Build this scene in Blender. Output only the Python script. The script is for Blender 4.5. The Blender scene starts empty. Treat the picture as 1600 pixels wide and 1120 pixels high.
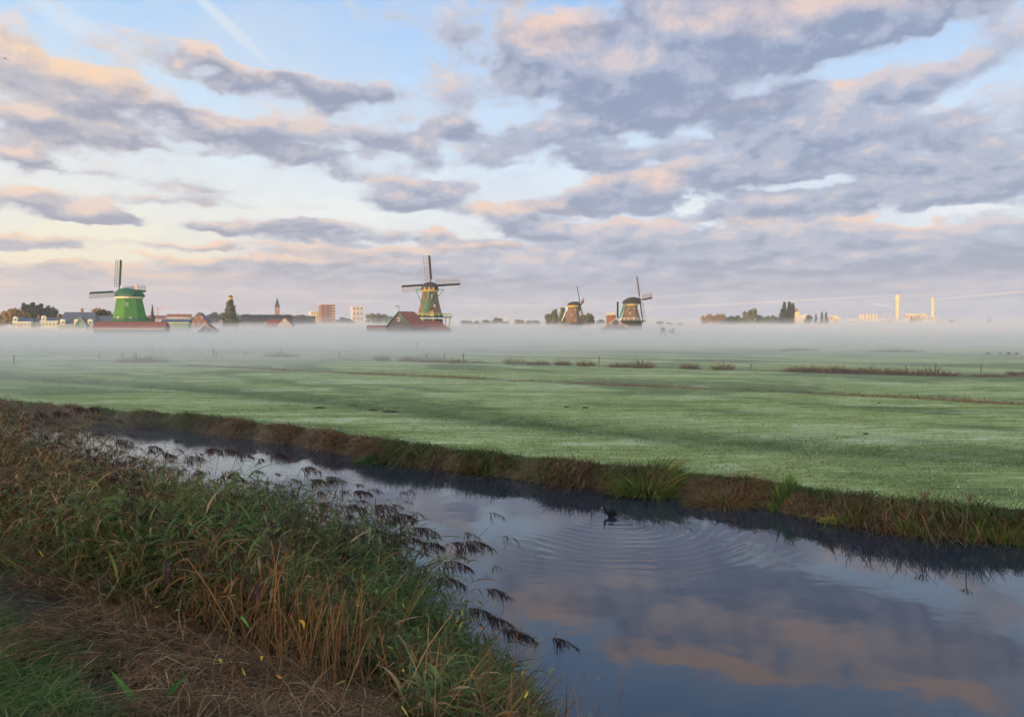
import bpy, math, random
import numpy as np
from mathutils import Vector, Matrix
R = math.radians
rng = np.random.default_rng(7)
random.seed(7)
S = bpy.context.scene
COL = S.collection

# ------------------------------------------------------------------ camera
F = 1186.0; CAM_Z = 4.5; PITCH = math.atan(55/F)
cd = bpy.data.cameras.new('camera'); cam = bpy.data.objects.new('camera', cd); COL.objects.link(cam)
cam.location = (0, 0, CAM_Z); cam.rotation_euler = (R(90) - PITCH, 0, 0)
cd.sensor_width = 36; cd.lens = F/1600*36; cd.clip_start = 0.05; cd.clip_end = 12000
S.camera = cam

# ------------------------------------------------------------------ view, sampling
S.view_settings.view_transform = 'Standard'; S.view_settings.look = 'None'
S.view_settings.exposure = 0.0; S.view_settings.gamma = 1.0
S.render.engine = 'CYCLES'
S.cycles.use_denoising = True
S.cycles.use_adaptive_sampling = True; S.cycles.adaptive_threshold = 0.03; S.cycles.adaptive_min_samples = 12
S.cycles.max_bounces = 7; S.cycles.diffuse_bounces = 3; S.cycles.glossy_bounces = 3
S.cycles.volume_bounces = 3; S.cycles.transparent_max_bounces = 24
S.cycles.sample_clamp_indirect = 6.0

SUN_AZ = R(-138); SUN_EL = R(2.1)       # measured from the view direction, left is negative
sun_vec = Vector((math.sin(SUN_AZ)*math.cos(SUN_EL), math.cos(SUN_AZ)*math.cos(SUN_EL), math.sin(SUN_EL)))
sd = bpy.data.lights.new('sun', 'SUN'); sd.energy = 5.0; sd.angle = R(0.6); sd.color = (1.0, 0.66, 0.36)
so = bpy.data.objects.new('sun', sd); COL.objects.link(so); so.rotation_euler = sun_vec.to_track_quat('Z', 'Y').to_euler()
so.location = (-60, -40, 60)

# ------------------------------------------------------------------ pixel helpers (1600 x 1120 photograph)
def ray(px, py):
    xc = (px-800)/F; yc = (560-py)/F; c, s = math.cos(PITCH), math.sin(PITCH)
    return Vector((xc, c + yc*s, -s + yc*c))
def at_depth(px, py, Y):
    d = ray(px, py); t = Y/d.y
    return Vector((d.x*t, Y, CAM_Z + d.z*t))
def at_z(px, py, z):
    d = ray(px, py); t = (z-CAM_Z)/d.z
    return Vector((d.x*t, d.y*t, z))
def azel(px, py):
    d = ray(px, py).normalized()
    return math.degrees(math.atan2(d.x, d.y)), math.degrees(math.asin(d.z))
def srgb(r, g, b):
    f = lambda c: (c/255/12.92) if c/255 <= .04045 else ((c/255+.055)/1.055)**2.4
    return (f(r), f(g), f(b))

# ------------------------------------------------------------------ node helper
class NT:
    def __init__(s, tree): s.t = tree; s.n = tree.nodes; s.l = tree.links
    def node(s, typ, **kw):
        n = s.n.new(typ)
        for k, v in kw.items(): setattr(n, k, v)
        return n
    def link(s, a, b): s.l.new(a, b)
    def setin(s, sock, v):
        if isinstance(v, bpy.types.NodeSocket): s.l.new(v, sock)
        elif v is not None: sock.default_value = v
    def math(s, op, a, b=None, c=None, clamp=False):
        n = s.node('ShaderNodeMath', operation=op, use_clamp=clamp)
        s.setin(n.inputs[0], a); s.setin(n.inputs[1], b)
        if c is not None: s.setin(n.inputs[2], c)
        return n.outputs[0]
    def vmath(s, op, a, b=None):
        n = s.node('ShaderNodeVectorMath', operation=op)
        s.setin(n.inputs[0], a)
        if b is not None:
            if op == 'SCALE': s.setin(n.inputs['Scale'], b)
            else: s.setin(n.inputs[1], b)
        return n.outputs[0]
    def noise(s, vec, scale, detail=4, rough=.5, dist=0, out=0):
        n = s.node('ShaderNodeTexNoise'); s.setin(n.inputs['Vector'], vec)
        n.inputs['Scale'].default_value = scale; n.inputs['Detail'].default_value = detail
        n.inputs['Roughness'].default_value = rough; n.inputs['Distortion'].default_value = dist
        return n.outputs[out]
    def step(s, v, a, b):
        n = s.node('ShaderNodeMapRange', interpolation_type='SMOOTHSTEP'); s.setin(n.inputs[0], v)
        n.inputs[1].default_value = a; n.inputs[2].default_value = b
        return n.outputs[0]
    def mix(s, f, a, b, blend='MIX'):
        n = s.node('ShaderNodeMix', data_type='RGBA', blend_type=blend)
        s.setin(n.inputs[0], f)
        for k, v in ((6, a), (7, b)):
            if isinstance(v, tuple) and len(v) == 3: v = (*v, 1)
            s.setin(n.inputs[k], v)
        return n.outputs[2]
    def ramp(s, f, stops, interp='LINEAR'):
        n = s.node('ShaderNodeValToRGB'); s.setin(n.inputs[0], f); cr = n.color_ramp; cr.interpolation = interp
        while len(cr.elements) < len(stops): cr.elements.new(0.5)
        for e, (p, c) in zip(cr.elements, sorted(stops)): e.position = p; e.color = (*c, 1)
        return n.outputs[0]
    def comb(s, x, y, z=0.0):
        n = s.node('ShaderNodeCombineXYZ'); s.setin(n.inputs[0], x); s.setin(n.inputs[1], y); s.setin(n.inputs[2], z)
        return n.outputs[0]
    def sep(s, v):
        n = s.node('ShaderNodeSeparateXYZ'); s.setin(n.inputs[0], v); return n.outputs

# ------------------------------------------------------------------ world: sky with broken clouds
# cloud masses: centre x, y, half width, half height, turn (deg, clockwise), weight
BLOBS = [
 (150,148,235,46,9,1.1),(60,190,170,50,4,.8),(300,90,120,38,14,.7),(430,122,170,34,9,.6),(10,62,80,34,15,.5),
 (520,150,120,36,8,.7),(455,215,150,44,6,.85),(480,252,150,24,3,.8),(330,215,110,32,0,.4),(690,30,190,60,0,.35),(640,170,150,50,0,.55),
 (850,72,120,48,-5,1.1),(870,130,150,50,0,.9),(1010,130,140,90,-30,1.0),(1150,70,230,120,-10,1.2),(1360,30,210,62,-4,1.1),
 (1090,190,110,50,0,.6),(1330,190,170,62,-5,1.0),(1450,122,110,30,-6,.7),(1560,190,120,60,0,.8),(1560,60,90,60,0,.45),
 (1100,262,150,50,0,.75),(1320,250,210,50,0,.9),(1550,262,130,46,0,.9),(820,208,130,32,0,.8),(940,246,90,24,-8,.7),
 (650,236,60,34,-5,.75),(750,248,80,22,0,.6),(30,240,160,26,8,.4),(170,238,110,22,5,.4),
 (630,303,130,30,2,1.2),(700,290,60,20,0,.7),(945,302,130,36,-6,1.3),(1030,282,50,28,0,.8),(800,342,110,24,2,1.1),
 (1270,318,170,28,-3,1.2),(1490,300,170,34,0,1.1),(1120,330,120,26,0,.6),(90,322,150,28,4,1.2),(150,340,80,16,4,.7),
 (20,378,90,18,4,.9),(400,352,120,20,3,.9),(560,362,140,18,0,.9),(470,385,150,14,0,.7),(280,376,90,13,0,.7),
 (150,428,330,15,-2,.8),(600,405,190,18,0,.8),(720,372,60,16,0,.5),(380,408,160,16,3,.7),(250,308,160,12,3,.45),
 (1220,385,460,48,2,1.4),(1000,372,190,30,3,.7),(900,425,800,30,0,1.0),(200,462,700,30,0,1.0),(1300,450,900,26,0,.9),
 (700,395,150,16,0,.4),(340,280,110,14,0,.45),
 (600,215,45,22,0,.6),(150,262,170,22,4,.45),(330,300,190,14,3,.4),(120,205,150,20,6,.35),(420,345,80,14,2,.3),(60,440,160,10,0,.4),(330,440,200,10,0,.4),(700,200,50,20,0,.5),(885,262,40,16,0,.4),(1180,300,50,16,0,.5),(1390,285,60,16,0,.5),(240,245,70,18,0,.4),(60,255,70,16,8,.4),(500,330,40,12,0,.4),
 (690,372,34,20,0,.7),(770,386,60,11,0,.7),(860,362,50,12,0,.6),(340,352,50,10,0,.5),(500,405,90,12,0,.6),(660,425,80,10,0,.4),(1060,230,40,18,0,.5),(1230,215,60,26,0,.5),(1480,215,60,20,-8,.5),(560,30,60,16,0,.3),(390,60,50,14,0,.3),
 # above the picture, seen mirrored in the ditch
 (1080,-10,200,70,0,1.1),(1290,20,260,60,0,.6),(1500,-55,240,50,5,.8),(700,-60,170,40,10,.6),(450,-110,260,50,0,.7),(1300,-190,380,45,8,.8),
]
GAPS = [
 (470,55,190,60,10,1.0),(600,85,90,34,0,.8),(250,30,230,34,12,.8),(330,160,130,22,8,.55),(270,205,120,20,10,.5),(590,190,80,26,-8,.7),
 (790,186,70,16,0,.6),(820,165,60,16,0,.5),(1030,212,90,22,-5,.9),(1345,98,95,20,-8,1.0),(1480,70,70,22,-35,.7),(1190,140,70,16,-5,.7),
 (1500,150,90,14,-12,.6),(840,287,90,30,0,1.1),(500,300,120,26,0,1.0),(600,262,90,18,0,.6),(250,262,200,22,0,.8),(330,330,200,14,0,.9),
 (160,288,150,12,0,.6),(180,362,210,13,0,.9),(60,350,130,8,0,.7),(320,395,120,9,0,.6),(60,404,160,11,0,.8),(740,352,46,20,0,.9),(520,335,90,10,0,.7),
 (660,338,60,14,0,.7),(900,345,60,12,0,.7),(1060,305,40,26,10,.7),(1250,290,90,9,0,.8),(1380,318,40,24,30,.8),(1120,347,90,7,0,.8),(1440,340,110,8,-3,.9),
 (1260,238,60,10,0,.6),(900,-5,60,40,0,.8),(960,-75,160,30,0,.9),(1150,-105,260,34,0,1.2),(560,-20,200,40,0,.6),(800,-150,260,40,0,.6),
]
PEACH = [(120,372,190,12,0,.8),(60,400,120,8,0,.9),(330,400,180,9,0,.6),(620,388,90,8,0,.6),(170,120,190,30,8,.9),(320,70,150,26,14,.5),(870,48,90,34,0,.9),(1280,5,300,34,0,.55),(1040,275,50,22,0,.9),(930,282,60,14,0,.6),(800,325,90,14,0,.8),
 (700,355,50,18,0,.8),(760,385,80,9,0,.9),(420,385,160,11,0,.7),(280,372,90,11,0,.8),(90,415,170,16,0,.9),(200,400,130,13,0,.8),(60,292,100,12,5,.6),(380,322,140,10,3,.6),
 (1345,345,46,10,0,.9),(1440,348,70,8,0,.9),(1170,345,60,7,0,.6),(1000,347,60,8,0,.5),(1315,133,26,9,0,.7),(1150,172,70,10,0,.4),(1480,160,50,10,-10,.5),
 (900,335,40,8,0,.5),(270,430,120,10,0,.6),(1130,-52,250,18,-3,1.5),(1480,-98,200,16,8,1.2),(860,-5,80,20,0,.7),(560,405,130,8,0,.5)]
STREAKS = [(1180,473,330,2.2,-2.6,.8),(1560,459,120,2.6,-5,.9),(1400,466,180,1.5,-4,.5),(560,470,60,2.6,0,.5),(760,478,120,2.2,0,.6),(1060,462,110,2.4,-3,.45),(850,476,130,1.6,0,.4)]
CONTRAIL = [(352,36,95,10,37,1.1),(130,45,170,20,24,.8),(470,118,140,10,36,.25)]

BIAS = -.24
def blob_sum(N, az, el, lst, acc=0.0, sign=1, tilt=False):
    """soft ellipses in azimuth and elevation: 1 - r^2, clamped, times the weight"""
    G = G2 = None
    A = N.comb(N.math('MULTIPLY', az, az), N.math('MULTIPLY', el, el), N.math('MULTIPLY', az, el)); B = N.comb(az, el, 1.0)
    for (x, y, rx, ry, rot, w) in lst:
        a, e = azel(x, y)
        k = math.degrees(1/F) * math.cos(R(a))**1.5 * 1.12
        p, q = rx*k, ry*k; c, s = math.cos(R(-rot)), math.sin(R(-rot))
        m11 = c*c/p/p + s*s/q/q; m22 = s*s/p/p + c*c/q/q; m12 = c*s/p/p - c*s/q/q
        d1 = N.node('ShaderNodeVectorMath', operation='DOT_PRODUCT'); N.link(A, d1.inputs[0]); d1.inputs[1].default_value = (-m11, -m22, -2*m12)
        d2 = N.node('ShaderNodeVectorMath', operation='DOT_PRODUCT'); N.link(B, d2.inputs[0])
        d2.inputs[1].default_value = (2*(m11*a+m12*e), 2*(m22*e+m12*a), 1-(m11*a*a+m22*e*e+2*m12*a*e))
        t = N.math('ADD', d1.outputs['Value'], d2.outputs['Value'], clamp=True)
        acc = N.math('MULTIPLY_ADD', t, w*sign, acc)
        if tilt:   # height within each cloud, summed with the same weights
            G = N.math('MULTIPLY_ADD', t, w/q, G if G is not None else 0.0)
            G2 = N.math('MULTIPLY_ADD', t, -w*e/q, G2 if G2 is not None else 0.0)
    if tilt: return acc, N.math('MULTIPLY_ADD', G, el, G2)
    return acc

w = bpy.data.worlds.new('World'); S.world = w; w.use_nodes = True; w.node_tree.nodes.clear()
N = NT(w.node_tree)
tc = N.node('ShaderNodeTexCoord'); D = N.vmath('NORMALIZE', tc.outputs['Generated'])
x, y, z = N.sep(D)
az = N.math('MULTIPLY', N.math('ARCTAN2', x, y), 57.29578); el = N.math('MULTIPLY', N.math('ARCSINE', z), 57.29578)
zz = N.math('ADD', N.math('MAXIMUM', z, 0.0), 0.10)
P = N.comb(N.math('DIVIDE', x, zz), N.math('DIVIDE', y, zz))
C0 = N.comb(az, N.math('MULTIPLY', el, 2.0))
wv = N.vmath('SUBTRACT', N.noise(C0, .22, 5, .55, out=1), (.5, .5, .5))
wx, wy, _ = N.sep(wv)
WA = N.math('MULTIPLY_ADD', wx, 7.0, az); WE = N.math('MULTIPLY_ADD', wy, 2.6, el)
fb, tilt = blob_sum(N, WA, WE, BLOBS, BIAS, 1, True)
hgt = N.math('DIVIDE', tilt, N.math('ADD', N.math('SUBTRACT', fb, BIAS), .12))
fb = blob_sum(N, WA, WE, GAPS, fb, -1)
nf = N.noise(P, 1.5, 8, .56, .2)
f0 = N.math('MULTIPLY_ADD', N.math('SUBTRACT', nf, .5), .8, fb)
ne = N.noise(C0, .30, 8, .6, .3)
f0 = N.math('MULTIPLY_ADD', N.math('SUBTRACT', ne, .5), 1.3, f0)
Q = N.comb(N.math('MULTIPLY', az, .10), N.math('MULTIPLY', N.math('LOGARITHM', N.math('ADD', N.math('MAXIMUM', el, 0.0), 4.0), math.e), 2.9), N.math('MULTIPLY', y, 1.0))
np_ = N.noise(Q, 3.3, 9, .54, .25)
lowf = N.math('MULTIPLY_ADD', N.step(el, 1, 8), .55, .45)
f0 = N.math('MULTIPLY_ADD', N.math('SUBTRACT', np_, .5), N.math('MULTIPLY', lowf, 2.3), f0)
ns = N.noise(N.vmath('ADD', Q, (-.045, .14, 0)), 3.3, 9, .54, .25)
hi = N.step(N.math('ABSOLUTE', az), 36, 50); up = N.step(el, 25, 34)
f0 = N.math('MULTIPLY_ADD', N.math('MAXIMUM', hi, up), .10, f0)
elf = N.math('DIVIDE', N.math('MAXIMUM', el, 0.0), 60, clamp=True)
left = N.math('SUBTRACT', 1.0, N.step(az, -40, 12))
warmclear = N.ramp(elf, [(0, srgb(243,226,196)), (5/60, srgb(246,236,208)), (8/60, srgb(240,241,230)), (12/60, srgb(220,237,247)), (22/60, srgb(160,206,250)), (38/60, srgb(110,160,220)), (1, srgb(70,112,180))])
coolclear = N.ramp(elf, [(0, srgb(200,198,208)), (4/60, srgb(222,226,230)), (8/60, srgb(230,238,246)), (13/60, srgb(206,228,250)), (22/60, srgb(158,198,246)), (38/60, srgb(105,152,214)), (1, srgb(70,112,180))])
clear = N.mix(left, coolclear, warmclear)
skt = N.node('ShaderNodeTexSky', sky_type='NISHITA', sun_disc=False); skt.sun_elevation = SUN_EL; skt.sun_rotation = SUN_AZ % (2*math.pi)
skt.air_density = 1.0; skt.dust_density = 1.5
# contrails
clear = N.mix(N.math('MULTIPLY', blob_sum(N, az, el, CONTRAIL), .75, clamp=True), clear, srgb(218,232,246))
# cloud colours: sunlit heads, grey feet, pale thin parts
clear = N.mix(N.math('MULTIPLY', N.step(N.noise(N.comb(az, N.math('MULTIPLY', el, 2.0)), .09, 5, .6), .38, .62), .42), clear, N.mix(left, srgb(196,208,232), srgb(224,224,230)))
alpha = N.math('MULTIPLY', N.step(f0, -.40, .42), .97)
thick = N.step(f0, -.05, .75)
sh = N.math('ADD', hgt, N.math('MULTIPLY', N.math('SUBTRACT', np_, ns), N.math('MULTIPLY', lowf, 1.9)))
sh = N.math('MULTIPLY_ADD', N.math('SUBTRACT', ne, .5), 1.3, sh)
sh = N.step(sh, -.55, .75)
foot = N.mix(left, srgb(136,150,182), srgb(152,156,178))
body = N.mix(left, srgb(170,178,202), srgb(188,184,194))
head = N.mix(left, srgb(216,202,206), srgb(240,212,194))
cloud = N.mix(N.step(sh, .0, .5), foot, body); cloud = N.mix(N.math('MULTIPLY', N.step(sh, .5, 1.0), .85), cloud, head)
cloud = N.mix(N.math('MULTIPLY', N.math('SUBTRACT', 1.0, thick), .60), cloud, N.mix(left, srgb(208,218,236), srgb(232,228,228)))
pe = blob_sum(N, N.math('MULTIPLY_ADD', wx, 7.0, az), N.math('MULTIPLY_ADD', wy, 2.6, el), PEACH)
pe = N.math('MULTIPLY', pe, N.math('MULTIPLY_ADD', sh, .8, .25))
cloud = N.mix(N.math('MULTIPLY', pe, .95, clamp=True), cloud, N.mix(left, srgb(244,208,190), srgb(250,214,178)))
skyc = N.mix(alpha, clear, cloud)
# low veil along the horizon
veil = N.math('SUBTRACT', 1.0, N.step(el, .3, 4.5))
skyc = N.mix(N.math('MULTIPLY', veil, .72), skyc, N.mix(left, srgb(168,170,190), srgb(188,180,192)))
skyc = N.mix(N.math('MULTIPLY', blob_sum(N, az, el, STREAKS), .9, clamp=True), skyc, srgb(224,208,206))
# below the horizon
skyc = N.mix(N.step(el, -3, -.2), (.16, .18, .19), skyc)
WS = 0.12
sky10 = N.vmath('SCALE', skyc, 1/WS)
# the sun-side sky, from the sky model
front = N.step(y, .0, .75)
model = N.vmath('SCALE', skt.outputs[0], N.math('MULTIPLY_ADD', front, -8.8, 9.0))
tot = N.vmath('ADD', sky10, model)
bg = N.node('ShaderNodeBackground'); N.link(tot, bg.inputs[0]); bg.inputs[1].default_value = WS
wo = N.node('ShaderNodeOutputWorld'); N.link(bg.outputs[0], wo.inputs[0])
w.cycles.sampling_method = 'MANUAL'; w.cycles.sample_map_resolution = 512

# ------------------------------------------------------------------ materials
MATS = {}
def mat(name, col, rough=.85, var=.18, scale=3.0, spec=.25, bump=0.0, metal=0.0):
    if name in MATS: return MATS[name]
    m = bpy.data.materials.new(name); m.use_nodes = True; N = NT(m.node_tree)
    b = N.n['Principled BSDF']; b.inputs['Roughness'].default_value = rough; b.inputs['Metallic'].default_value = metal
    b.inputs['Specular IOR Level'].default_value = spec
    tc = N.node('ShaderNodeTexCoord'); n = N.noise(tc.outputs['Object'], scale, 5, .6)
    lo = tuple(c*(1-var) for c in col); hi = tuple(min(1, c*(1+var)) for c in col)
    N.link(N.ramp(n, [(.3, lo), (.7, hi)]), b.inputs['Base Color'])
    if bump:
        bp = N.node('ShaderNodeBump'); bp.inputs['Strength'].default_value = bump; N.link(n, bp.inputs['Height']); N.link(bp.outputs[0], b.inputs['Normal'])
    MATS[name] = m; return m
def attr_mat(name, rough=.75, trans=.25, var=.25, scale=1.2):
    """plant material: each blade's own colour comes from the colour attribute"""
    m = bpy.data.materials.new(name); m.use_nodes = True; N = NT(m.node_tree)
    b = N.n['Principled BSDF']; b.inputs['Roughness'].default_value = rough; b.inputs['Specular IOR Level'].default_value = .12
    at = N.node('ShaderNodeAttribute', attribute_name='col')
    g = N.node('ShaderNodeNewGeometry'); n = N.noise(g.outputs['Position'], scale, 3)
    c = N.mix(1.0, at.outputs[0], N.ramp(n, [(.3, (1-var,)*3), (.7, (1+var,)*3)]), 'MULTIPLY')
    N.link(c, b.inputs['Base Color'])
    tr = N.node('ShaderNodeBsdfTranslucent'); N.link(c, tr.inputs[0])
    mx = N.node('ShaderNodeMixShader'); mx.inputs[0].default_value = trans
    N.link(b.outputs[0], mx.inputs[1]); N.link(tr.outputs[0], mx.inputs[2])
    N.link(mx.outputs[0], N.n['Material Output'].inputs[0])
    return m
def volume(name, dens, col=(.9,.92,.95), aniso=.25):
    m = bpy.data.materials.new(name); m.use_nodes = True; N = NT(m.node_tree); N.n.remove(N.n['Principled BSDF'])
    v = N.node('ShaderNodeVolumePrincipled'); v.inputs['Color'].default_value = (*col, 1); v.inputs['Density'].default_value = dens
    v.inputs['Anisotropy'].default_value = aniso
    N.link(v.outputs[0], N.n['Material Output'].inputs['Volume']); return m

# ------------------------------------------------------------------ object helpers
def tag(o, label=None, cat=None, group=None, kind=None):
    if label: o['label'] = label
    if cat: o['category'] = cat
    if group: o['group'] = group
    if kind: o['kind'] = kind
    return o
def empty(name, loc, label, cat, group=None, rz=0):
    o = bpy.data.objects.new(name, None); COL.objects.link(o); o.location = loc; o.rotation_euler.z = rz
    o.empty_display_size = .3
    return tag(o, label, cat, group)
def copy_tree(o, parent=None):
    c = o.copy(); COL.objects.link(c)
    if parent: c.parent = parent
    for ch in list(o.children): copy_tree(ch, c)
    return c
class MB:
    """collects plain shapes into one mesh"""
    def __init__(s): s.v = []; s.f = []
    def add(s, vs, fs):
        o = len(s.v); s.v += [tuple(p) for p in vs]; s.f += [tuple(i+o for i in f) for f in fs]; return s
    def box(s, c, d, rz=0, mtx=None):
        x, y, z = d[0]/2, d[1]/2, d[2]/2
        vs = [Vector(p) for p in ((-x,-y,-z),(x,-y,-z),(x,y,-z),(-x,y,-z),(-x,-y,z),(x,-y,z),(x,y,z),(-x,y,z))]
        m = Matrix.Rotation(rz, 3, 'Z') if mtx is None else mtx
        return s.add([m@v + Vector(c) for v in vs], [(3,2,1,0),(4,5,6,7),(0,1,5,4),(1,2,6,5),(2,3,7,6),(3,0,4,7)])
    def bar(s, a, b, w, h=None, n=4):
        a, b = Vector(a), Vector(b); d = (b-a)
        if d.length < 1e-6: return s
        q = d.to_track_quat('Z', 'Y'); h = h or w
        r0 = [q@Vector((math.cos(2*math.pi*(k+.5)/n)*w*.7071, math.sin(2*math.pi*(k+.5)/n)*h*.7071, 0)) for k in range(n)]
        return s.add([a+p for p in r0]+[b+p for p in r0], [(k,(k+1)%n,n+(k+1)%n,n+k) for k in range(n)]+[tuple(range(n))[::-1], tuple(range(n,2*n))])
    def lathe(s, c, prof, n=12, a0=0):
        vs = []; fs = []
        for (r, z) in prof:
            for k in range(n):
                a = a0+2*math.pi*k/n; vs.append((c[0]+r*math.cos(a), c[1]+r*math.sin(a), c[2]+z))
        for i in range(len(prof)-1):
            for k in range(n): fs.append((i*n+k, i*n+(k+1)%n, (i+1)*n+(k+1)%n, (i+1)*n+k))
        fs.append(tuple(range(n))[::-1]); fs.append(tuple(range((len(prof)-1)*n, len(prof)*n)))
        return s.add(vs, fs)
    def build(s, name, m, parent=None, smooth=False, loc=None):
        me = bpy.data.meshes.new(name); me.from_pydata(s.v, [], s.f); me.update()
        if smooth: me.polygons.foreach_set('use_smooth', [True]*len(me.polygons))
        o = bpy.data.objects.new(name, me); COL.objects.link(o); me.materials.append(m)
        if parent: o.parent = parent
        if loc is not None: o.location = loc
        return o

def np_mesh(name, V, Q, col=None, m=None, smooth=False, nper=4):
    me = bpy.data.meshes.new(name); n = len(V); k = len(Q)
    me.vertices.add(n); me.vertices.foreach_set('co', V.astype(np.float32).ravel())
    me.loops.add(k*nper); me.loops.foreach_set('vertex_index', Q.astype(np.int32).ravel())
    me.polygons.add(k); me.polygons.foreach_set('loop_start', np.arange(0, k*nper, nper, dtype=np.int32))
    me.polygons.foreach_set('loop_total', np.full(k, nper, dtype=np.int32))
    if smooth: me.polygons.foreach_set('use_smooth', np.ones(k, dtype=bool))
    me.update(calc_edges=True)
    if col is not None:
        a = me.color_attributes.new('col', 'FLOAT_COLOR', 'POINT'); c = np.ones((n, 4), np.float32); c[:, :3] = col
        a.data.foreach_set('color', c.ravel())
    if m: me.materials.append(m)
    o = bpy.data.objects.new(name, me); COL.objects.link(o); return o

class Ribbons:
    """many tapering curved blades, each with a colour of its own"""
    def __init__(s): s.V = []; s.Q = []; s.C = []; s.n = 0
    def add(s, base, direc, length, width, droop, color, segs=3, side=None, wmid=.35, taper=True):
        """base (n,3); direc (n,3) unit start direction; droop (n,3) added * t^2 ; side (n,3) width direction"""
        n = len(base)
        if n == 0: return
        length = np.broadcast_to(np.asarray(length, float), (n,)); width = np.broadcast_to(np.asarray(width, float), (n,))
        if side is None:
            a = rng.uniform(0, 2*np.pi, n); side = np.stack([np.cos(a), np.sin(a), np.zeros(n)], 1)
        t = np.linspace(0, 1, segs+1)
        prof = np.interp(t, [0, wmid, 1], [.55, 1, .06]) if taper else np.interp(t, [0, 1], [1, .7])
        P = base[:,None,:] + direc[:,None,:]*(length[:,None]*t)[:,:,None] + droop[:,None,:]*(length[:,None]*t**2)[:,:,None]
        W = side[:,None,:]*(width[:,None]*prof*.5)[:,:,None]
        V = np.stack([P-W, P+W], 2).reshape(-1, 3)
        idx = (np.arange(n)*(segs+1)*2)[:,None] + (np.arange(segs)*2)[None,:]
        Q = np.stack([idx, idx+1, idx+3, idx+2], 2).reshape(-1, 4) + s.n
        C = np.repeat(color, (segs+1)*2, axis=0)
        s.V.append(V); s.Q.append(Q); s.C.append(C); s.n += len(V)
        return P
    def build(s, name, m, off=None):
        V = np.concatenate(s.V); 
        if off is not None: V = V-np.asarray(off)[None]
        o = np_mesh(name, V, np.concatenate(s.Q), np.concatenate(s.C), m)
        if off is not None: o.location = off
        return o
def pick(cols, n, wts=None, jit=.25):
    cols = np.array(cols); 
    if wts is not None: wts = np.array(wts, float)/np.sum(wts)
    c = cols[rng.choice(len(cols), n, p=wts)]
    return c*(1+rng.uniform(-jit, jit, (n, 1)))
def unit(v): return v/np.maximum(np.linalg.norm(v, axis=-1, keepdims=True), 1e-9)

# value noise for terrain
_tab = rng.random((256, 256))
def vnoise(x, y):
    xi = np.floor(x).astype(int); yi = np.floor(y).astype(int); fx = x-xi; fy = y-yi
    fx = fx*fx*(3-2*fx); fy = fy*fy*(3-2*fy)
    g = lambda a, b: _tab[a % 256, b % 256]
    return (g(xi,yi)*(1-fx)+g(xi+1,yi)*fx)*(1-fy)+(g(xi,yi+1)*(1-fx)+g(xi+1,yi+1)*fx)*fy
def fbm(x, y, o=4):
    s = 0; a = .5
    for k in range(o): s = s+a*vnoise(x*2**k+17*k, y*2**k+31*k); a *= .5
    return s
def sstep(v, a, b):
    t = np.clip((v-a)/(b-a), 0, 1); return t*t*(3-2*t)

# ------------------------------------------------------------------ ground
# far bank water line, and near bank water line (polylines in plan, right to left)
FAR = [at_z(x, y, 0) for x, y in ((1600,850),(1450,835),(1300,816),(1190,793),(1100,781),(1000,771),(900,761),(800,747),(700,735),(600,722),(540,710),(480,698),(400,688),(280,671),(160,662),(60,653),(0,648))]
FAR = [Vector((70, -20, 0)), Vector((22, 7.5, 0))] + FAR + [Vector((-60, 62, 0)), Vector((-400, 270, 0))]
NEAR = [Vector(p) for p in ((60,-34,0),(6,2.6,0),(1.9,7.2,0),(.3,8.5,0),(-1.3,10.0,0),(-4,12.1,0),(-8,15,0),(-14,19.6,0),(-25,27.6,0),(-60,50,0),(-400,255,0))]
def sdist(X, Y, line):
    """signed distance to a polyline, positive on the far side"""
    best = np.full(X.shape, 1e9); sg = np.ones(X.shape)
    for a, b in zip(line[:-1], line[1:]):
        dx, dy = b.x-a.x, b.y-a.y; L2 = dx*dx+dy*dy
        t = np.clip(((X-a.x)*dx+(Y-a.y)*dy)/L2, 0, 1)
        ex, ey = X-a.x-t*dx, Y-a.y-t*dy; d = np.hypot(ex, ey)
        cr = -(dx*ey-dy*ex)   # right-to-left travel: the far side lies on the right hand
        u = d < best; best = np.where(u, d, best); sg = np.where(u, np.sign(cr), sg)
    return best*sg
FIELD_Z = .55
LINES = {  # field drains: pixel points on the field
 'swath': ((-200,560),(0,588),(150,596),(300,606),(540,628),(800,658),(1000,676),(1200,692),(1600,718),(2000,745)),
 'ditch': ((300,570),(540,581),(700,588),(900,597),(1060,604),(1330,615),(1600,629),(2000,648)),
 'row':   ((-200,566),(200,563),(600,563),(1000,572),(1300,582),(1600,589),(2000,598)),
 'rowb':  ((-200,549),(600,553),(1100,563),(1600,571),(2000,576)),
 'mid':   ((-200,573),(200,579),(600,603),(1000,634),(1600,672),(2000,698)),
 'far':   ((-200,544),(800,549),(1200,553),(1600,556),(2000,559)),
}
LP = {k: [at_z(x, y, FIELD_Z) for x, y in v][::-1] for k, v in LINES.items()}
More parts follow.
